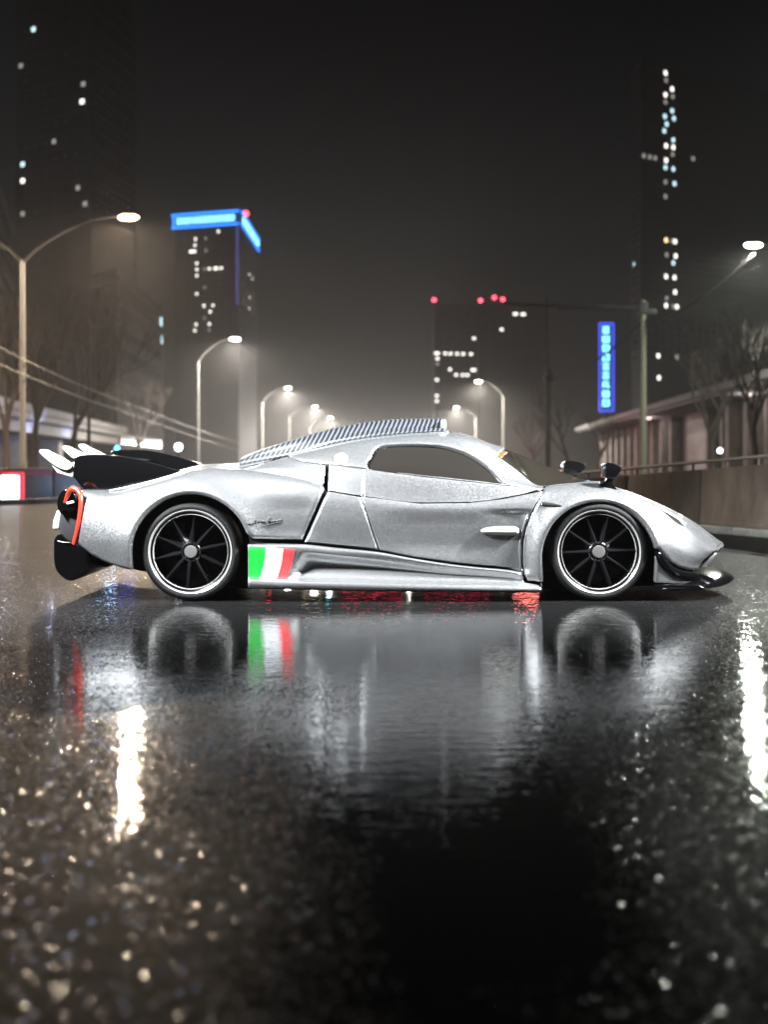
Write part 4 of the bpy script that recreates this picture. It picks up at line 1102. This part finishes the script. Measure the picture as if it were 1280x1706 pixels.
# ---------------------------------------------------------------- roof scoop (printed stripes)
def make_stripes():
    m = mat('striped_print', (0.4, 0.42, 0.45), 0.4)
    nt, n, l, p = nodes(m)
    tc = N(nt, 'ShaderNodeTexCoord'); se = N(nt, 'ShaderNodeSeparateXYZ'); l.new(tc.outputs['Object'], se.inputs[0])
    a = N(nt, 'ShaderNodeMath', operation='MULTIPLY_ADD'); a.inputs[1].default_value = -0.62
    l.new(se.outputs['Z'], a.inputs[0]); l.new(se.outputs['X'], a.inputs[2])
    b_ = N(nt, 'ShaderNodeMath', operation='MULTIPLY_ADD'); b_.inputs[1].default_value = 0.12; l.new(se.outputs['Y'], b_.inputs[0]); l.new(a.outputs[0], b_.inputs[2])
    no = N(nt, 'ShaderNodeTexNoise', Scale=14.0); l.new(tc.outputs['Object'], no.inputs['Vector'])
    c_ = N(nt, 'ShaderNodeMath', operation='MULTIPLY_ADD'); c_.inputs[1].default_value = 0.008; l.new(no.outputs['Fac'], c_.inputs[0]); l.new(b_.outputs[0], c_.inputs[2])
    mu = N(nt, 'ShaderNodeMath', operation='MULTIPLY'); mu.inputs[1].default_value = 1 / 0.033; l.new(c_.outputs[0], mu.inputs[0])
    fr = N(nt, 'ShaderNodeMath', operation='FRACT'); l.new(mu.outputs[0], fr.inputs[0])
    rp = N(nt, 'ShaderNodeValToRGB'); l.new(fr.outputs[0], rp.inputs[0])
    e = rp.color_ramp.elements; e[0].position = 0.0; e[0].color = (0.002, 0.002, 0.003, 1); e[1].position = 0.46; e[1].color = (0.002, 0.002, 0.003, 1)
    x = e.new(0.54); x.color = (0.030, 0.033, 0.038, 1); x = e.new(0.94); x.color = (0.036, 0.039, 0.044, 1); x = e.new(1.0); x.color = (0.002, 0.002, 0.003, 1)
    l.new(rp.outputs['Color'], p.inputs['Base Color'])
    return m
STRIPE = make_stripes()
def scoop_skin(rails, x0, x1, d):
    return Skin(rails, U(x0, 0, d).x, U(x1, 0, d).x, 0.008, 8, 1.5)
SC_ = [
 [(400, 779, .72), (440, 772, .72), (480, 764, .70), (560, 745, .66), (620, 734, .64), (680, 727, .63), (742, 724, .63)],
 [(400, 773, .715), (440, 765, .71), (480, 757, .69), (560, 738, .64), (620, 727, .61), (680, 721, .60), (742, 718, .60)],
 [(400, 770, .72), (440, 761, .72), (480, 752, .71), (560, 733, .645), (620, 722.5, .62), (680, 717.5, .61), (742, 715, .61)],
 [(400, 768, .74), (440, 757, .74), (480, 747, .73), (560, 729, .68), (620, 718, .68), (680, 713, .68), (742, 711, .68)],
 [(400, 766, .76), (440, 752, .76), (480, 740, .755), (560, 722, .73), (620, 711, .72), (680, 706, .72), (742, 705, .72)],
 [(400, 765, .82), (420, 756, .82), (480, 736, .82), (560, 715, .80), (620, 704, .79), (680, 699.5, .79), (742, 699, .79)],
 [(400, 764, 1.), (420, 754.5, 1.), (480, 735, 1.), (560, 713, 1.), (620, 702, 1.), (680, 697.5, 1.), (742, 697, 1.)],
]
scp = scoop_skin(SC_, 401, 741, .8)
V, Fc = panel_geo(scp, np.full(scp.px.shape, 9.0), 1.0, wall=0.0)
part('roof_scoop', V, Fc, STRIPE)
# mouth and foot of the scoop
V, Fc = prism_geo([(735, 699.5), (742, 699), (744.5, 703), (744.5, 716), (741, 719), (735, 719)], 0.63, 1.37, 0.004)
part('scoop_mouth', V, Fc, mat('pale_edge', (0.08, 0.082, 0.086), 0.35), mirror=False, angle=40)
V, Fc = prism_geo([(620, 731), (680, 723), (738, 719), (746, 718), (749, 723), (700, 726)], 0.60, 1.40, 0.004)
part('scoop_foot', V, Fc, SILVER, mirror=False, angle=40)

# ---------------------------------------------------------------- rear fins with ivory tips
FIN = smooth_poly([(124, 768), (128, 760), (160, 757.5), (200, 760), (250, 771), (285, 781), (303, 787), (297, 791), (250, 801), (200, 812), (170, 818), (150, 819), (140, 816), (126, 799), (121.5, 792)], 3)
def fin_geo(dc, up):
    V, Fc = prism_geo(FIN, 0.36, 0.46, 0.022, 4)
    V[:, 1] += dc - 0.41; V[:, 2] += up
    return V, Fc
def tip_geo(dc, up, ln=1.0):
    pod = smooth_poly([(65, 753), (67, 749.5), (73, 749), (85, 755), (104, 764), (117, 772), (119, 778), (113, 783), (103, 782), (88, 774), (72, 761)], 3)
    V1, F1 = prism_geo(pod, 0.355, 0.465, 0.024, 4)
    root = [(84, 772), (92, 775), (104, 783), (114, 783.5), (119, 778), (117, 771), (124, 770), (126, 774), (123, 790), (120.5, 796), (110, 792), (95, 788)]
    V2, F2 = prism_geo(root, 0.375, 0.445, 0.006, 2)
    V = np.concatenate([V1, V2]); Fc = list(F1) + [tuple(i + len(V1) for i in f) for f in F2]
    V[:, 1] += dc - 0.41; V[:, 2] += up
    return V, Fc
for dc, up in ((0.41, 0.0), (1.55, 0.05)):
    V, Fc = fin_geo(dc, up); part('rear_fin', V, Fc, BLACK, mirror=False, angle=35)
for dc, up in ((0.41, 0.0), (1.05, 0.035), (1.55, 0.058)):
    V, Fc = tip_geo(dc, up); part('fin_tip', V, Fc, IVORY, mirror=False, angle=40)
V, Fc = prism_geo(smooth_poly([(100, 771), (125, 768), (200, 768), (205, 771), (125, 774), (104, 776)], 3), 0.43, 1.53, 0.003)
V[:, 2] += 0.02; part('wing_blade', V, Fc, BLACK, mirror=False, angle=40)
for dc in (0.36,):
    V, Fc = ribbon_tube([(182, 817.5, .26), (215, 811, .25), (250, 802.5, .24), (285, 792.5, .23), (303, 786, .23)], 0.006, 6)
    part('slot_trim', np.array([tuple(v) for v in V]), Fc, IVORY)
    V, Fc = ribbon_tube([(182, 820.5, .245), (215, 814, .235), (250, 805.5, .225), (285, 795.5, .215), (302, 789, .215)], 0.006, 6)
    part('slot_seal', np.array([tuple(v) for v in V]), Fc, INK)

# ---------------------------------------------------------------- tail
V, Fc = prism_geo(smooth_poly([(101, 850), (112, 836), (130, 830), (150, 840), (150, 905), (122, 904), (99, 898)], 2), 0.24, 1.76, 0.02)
part('tail_panel', V, Fc, GREYP, mirror=False, angle=40)
V, Fc = prism_geo(smooth_poly([(95, 842), (97, 828), (104, 818), (114, 815), (122, 820), (127, 835), (125, 848), (116, 853), (106, 850), (102, 857)], 3), 0.20, 0.60, 0.02)
part('tail_lamp_housing', V, Fc, BLACK)
V, Fc = prism_geo([(109, 837), (121, 834), (123, 838), (112, 841)], 0.185, 0.24, 0.006)
part('tail_lamp', V, Fc, mat('clear_lens', (0.6, 0.62, 0.64), 0.1))
V, Fc = ribbon_tube([(106, 840, .21), (111, 829, .2), (116, 818, .19), (122, 814, .175), (129, 816, .16), (134.5, 824, .14), (135, 836, .125), (133, 855, .115), (130, 875, .11), (127, 892, .11), (123.5, 906, .12)], [.007, .013, .020, .022, .020, .018, .014, .013, .013, .014, .018], 10)
part('red_trim', np.array([tuple(v) for v in V]), Fc, RED, angle=60)
V, Fc = prism_geo([(95, 849), (102, 856), (99, 882), (87, 882), (88, 868)], 0.55, 1.45, 0.012)
part('rear_plate', V, Fc, mat('pale_plate', (0.3, 0.3, 0.31), 0.4), mirror=False, angle=40)
V, Fc = prism_geo(smooth_poly([(90, 905), (91, 897), (99, 889), (110, 899), (124, 904), (140, 916), (160, 934), (180, 944), (160, 945), (150, 947), (139, 956), (126, 966), (113, 967), (100, 958), (92, 946), (89.5, 925)], 3), 0.20, 1.80, 0.03, 4)
part('rear_diffuser', V, Fc, BLACK, mirror=False, angle=40)
V, Fc = ribbon_tube([(96, 901, .2), (106, 903.5, .195), (117, 904, .19)], 0.0035, 6)
part('diffuser_trim', np.array([tuple(v) for v in V]), Fc, IVORY)

# ---------------------------------------------------------------- front: splitter, canard, nose
def splitter():
    v, f = [], []
    n = 28; m_ = 8
    # plan outline: from the near corner round to the centre line
    for k in range(n + 1):
        t = k / n
        ang = t * math.pi / 2
        xo = U(1105, 0, .03).x + (U(1209, 0, 1.).x - U(1105, 0, .03).x) * math.sin(ang) ** 0.75
        yo = Y0 + 0.03 + 0.97 * (1 - math.cos(ang))
        for (inw, z) in ((0.34, .125), (0.10, .115), (0.02, .098), (0.0, .088), (0.01, .076), (0.06, .07), (0.34, .07)):
            # rise towards the middle
            lift = 0.035 * math.sin(ang) ** 2
            v.append((xo - inw * (0.35 + 0.65 * math.sin(ang)), yo + inw * 0.9 * math.cos(ang), z + lift))
    for k in range(n):
        for j in range(6):
            a = k * 7 + j; f.append((a, a + 7, a + 8, a + 1))
    return np.array(v), f
V, Fc = splitter(); part('front_splitter', V, Fc, BLACK, angle=60)
V, Fc = prism_geo([(1092, 974), (1160, 974), (1176, 979), (1170, 984), (1092, 981)], 0.045, 0.5, 0.006)
part('splitter_blade', V, Fc, BLACK, angle=40)
CAN = smooth_poly([(1098, 919), (1103, 925), (1112, 936), (1125, 946), (1142, 951.5), (1160, 953.5), (1163.5, 957), (1160, 963), (1146, 963.5), (1128, 959), (1112, 948), (1101, 935), (1097, 926)], 3)
X, Y = body.px, body.py
V, Fc = panel_geo(body, np.where(body.par[None, :] < 4, sdf_poly(CAN, X, Y), -99), 4.0, inset=-0.022, wall=0.06, rscale=1.2)
part('canard', V, Fc, BLACK, angle=60)
V, Fc = prism_geo(smooth_poly([(1165, 942), (1178, 931), (1190, 922), (1193, 926), (1186, 936), (1172, 946)], 3), 0.5, 1.5, 0.01)
part('nose_lip', V, Fc, SILVER, mirror=False, angle=50)
V, Fc = prism_geo([(1080, 900), (1150, 915), (1160, 945), (1150, 972), (1080, 972)], 0.35, 1.65, 0.02)
part('nose_core', V, Fc, UNDER, mirror=False, angle=40)

# ---------------------------------------------------------------- mirrors
def mirror_geo(dc, up):
    head = smooth_poly([(1009.5, 774), (1012, 771), (1022, 772), (1032, 776), (1035.5, 781), (1031, 790), (1024, 796.5), (1010, 795.5), (1008.8, 788)], 3)
    V1, F1 = prism_geo(head, 0.10, 0.30, 0.028, 4)
    stem = smooth_poly([(1013, 794), (1024, 795), (1021, 804), (1026, 812), (1028, 817), (1012, 817.5), (999, 811), (1000, 807.5), (1008, 803)], 3)
    V2, F2 = prism_geo(stem, 0.16, 0.23, 0.012, 3)
    V = np.concatenate([V1, V2]); Fc = list(F1) + [tuple(i + len(V1) for i in f) for f in F2]
    return V, Fc
V, Fc = mirror_geo(0, 0)
part('wing_mirror', V, Fc, BLACK, mirror=False, angle=40)
V2 = flip_y(V); zb = V2[:, 2].min(); V2[:, 2] = zb + (V2[:, 2] - zb) * 1.1
xm = V2[:, 0].mean(); V2[:, 0] = xm - 0.03 + (V2[:, 0] - xm) * 1.6
part('wing_mirror', V2, [tuple(reversed(f)) for f in Fc], BLACK, mirror=False, angle=40)

# ---------------------------------------------------------------- small details on the flank
def blob(name, skin, pts, m_, inset=-0.02, r=6, rs=1.0, wall=0.04):
    V, Fc = panel_geo(skin, np.where(skin.par[None, :] < 4.8, sdf_poly(pts, skin.px, skin.py), -99), r, inset=inset, wall=wall, rscale=rs)
    return part(name, V, Fc, m_)
blob('vent_blade', body, smooth_poly([(801, 884), (812, 878.5), (835, 876.5), (858, 877), (865, 882), (864, 888), (855, 891.5), (830, 891), (810, 889)], 3), IVORY, -0.032, 7, 1.0)
blob('side_marker', body, smooth_poly([(901, 838), (908, 836.5), (922, 838.5), (936, 842), (934, 844.5), (916, 845), (903, 843.5)], 3), HEADL, -0.012, 4, 1.0)
blob('fuel_cap', cab, [(568.5 + 11.5 * math.cos(2 * math.pi * k / 28), 764.5 + 9.5 * math.sin(2 * math.pi * k / 28)) for k in range(28)], mat('fuel_cap_white', (0.24, 0.245, 0.24), 0.3), -0.010, 2.5)
for k, (x0, x1) in enumerate(((866, 869), (874, 877))):
    blob('vent_rib', body, smooth_poly([(x0 + 13, 855), (x0 + 16, 857), (x1 + 4, 880), (x1, 910), (x1, 948), (x0, 945), (x0 - 2, 910), (x0 + 4, 880)], 3), SILVER, -0.004, 2.5, wall=0.05)
# cowl strip under the windscreen
V, Fc = ribbon_tube([(906, 811.5, .17), (940, 808.5, .25), (970, 806.5, .33), (985, 806, .4)], 0.006, 6)
part('cowl_strip', np.array([tuple(v) for v in V]), Fc, BLACK)
# the handwritten signature on the rear flank
SIG = [[(412, 871.5), (418, 873), (424, 869), (430, 868), (436, 867)], [(419, 875), (422, 870), (425, 864.5), (424, 870), (422.5, 874)], [(424, 868), (428, 866), (427, 872), (431, 868), (433, 871)],
       [(433, 870), (436, 868), (438, 870), (440, 867), (442, 870), (445, 868)], [(444, 869), (448, 863), (450, 862), (447, 868), (444, 873)], [(447, 868.5), (451, 867), (452, 870), (455, 867), (456, 869), (459, 866.5), (461, 869), (464, 866), (466, 867), (468.5, 864.5)],
       [(468, 869), (460, 871), (450, 873.5), (441, 876)], [(439, 877), (440, 876.4)]]
sv, sfc = [], []
tree_pts = np.stack([body.px[:, :JE].ravel(), body.py[:, :JE].ravel()], 1); tree_P = body.P[:, :JE].reshape(-1, 3); tree_N = body.Nn[:, :JE].reshape(-1, 3)
for st in SIG:
    pl = smooth_poly(st, 4, closed=False)
    pp = []
    for (a, b) in pl:
        i = int(np.argmin((tree_pts[:, 0] - a) ** 2 + (tree_pts[:, 1] - b) ** 2))
        yv = tree_P[i][1] + tree_N[i][1] * 0.004
        pp.append(U(a, b, yv - Y0))
    v_, f_ = tube_geo(pp, 0.0032, 5, base=len(sv)); sv += v_; sfc += f_
part('signature', np.array([tuple(v) for v in sv]), sfc, INK, angle=180)
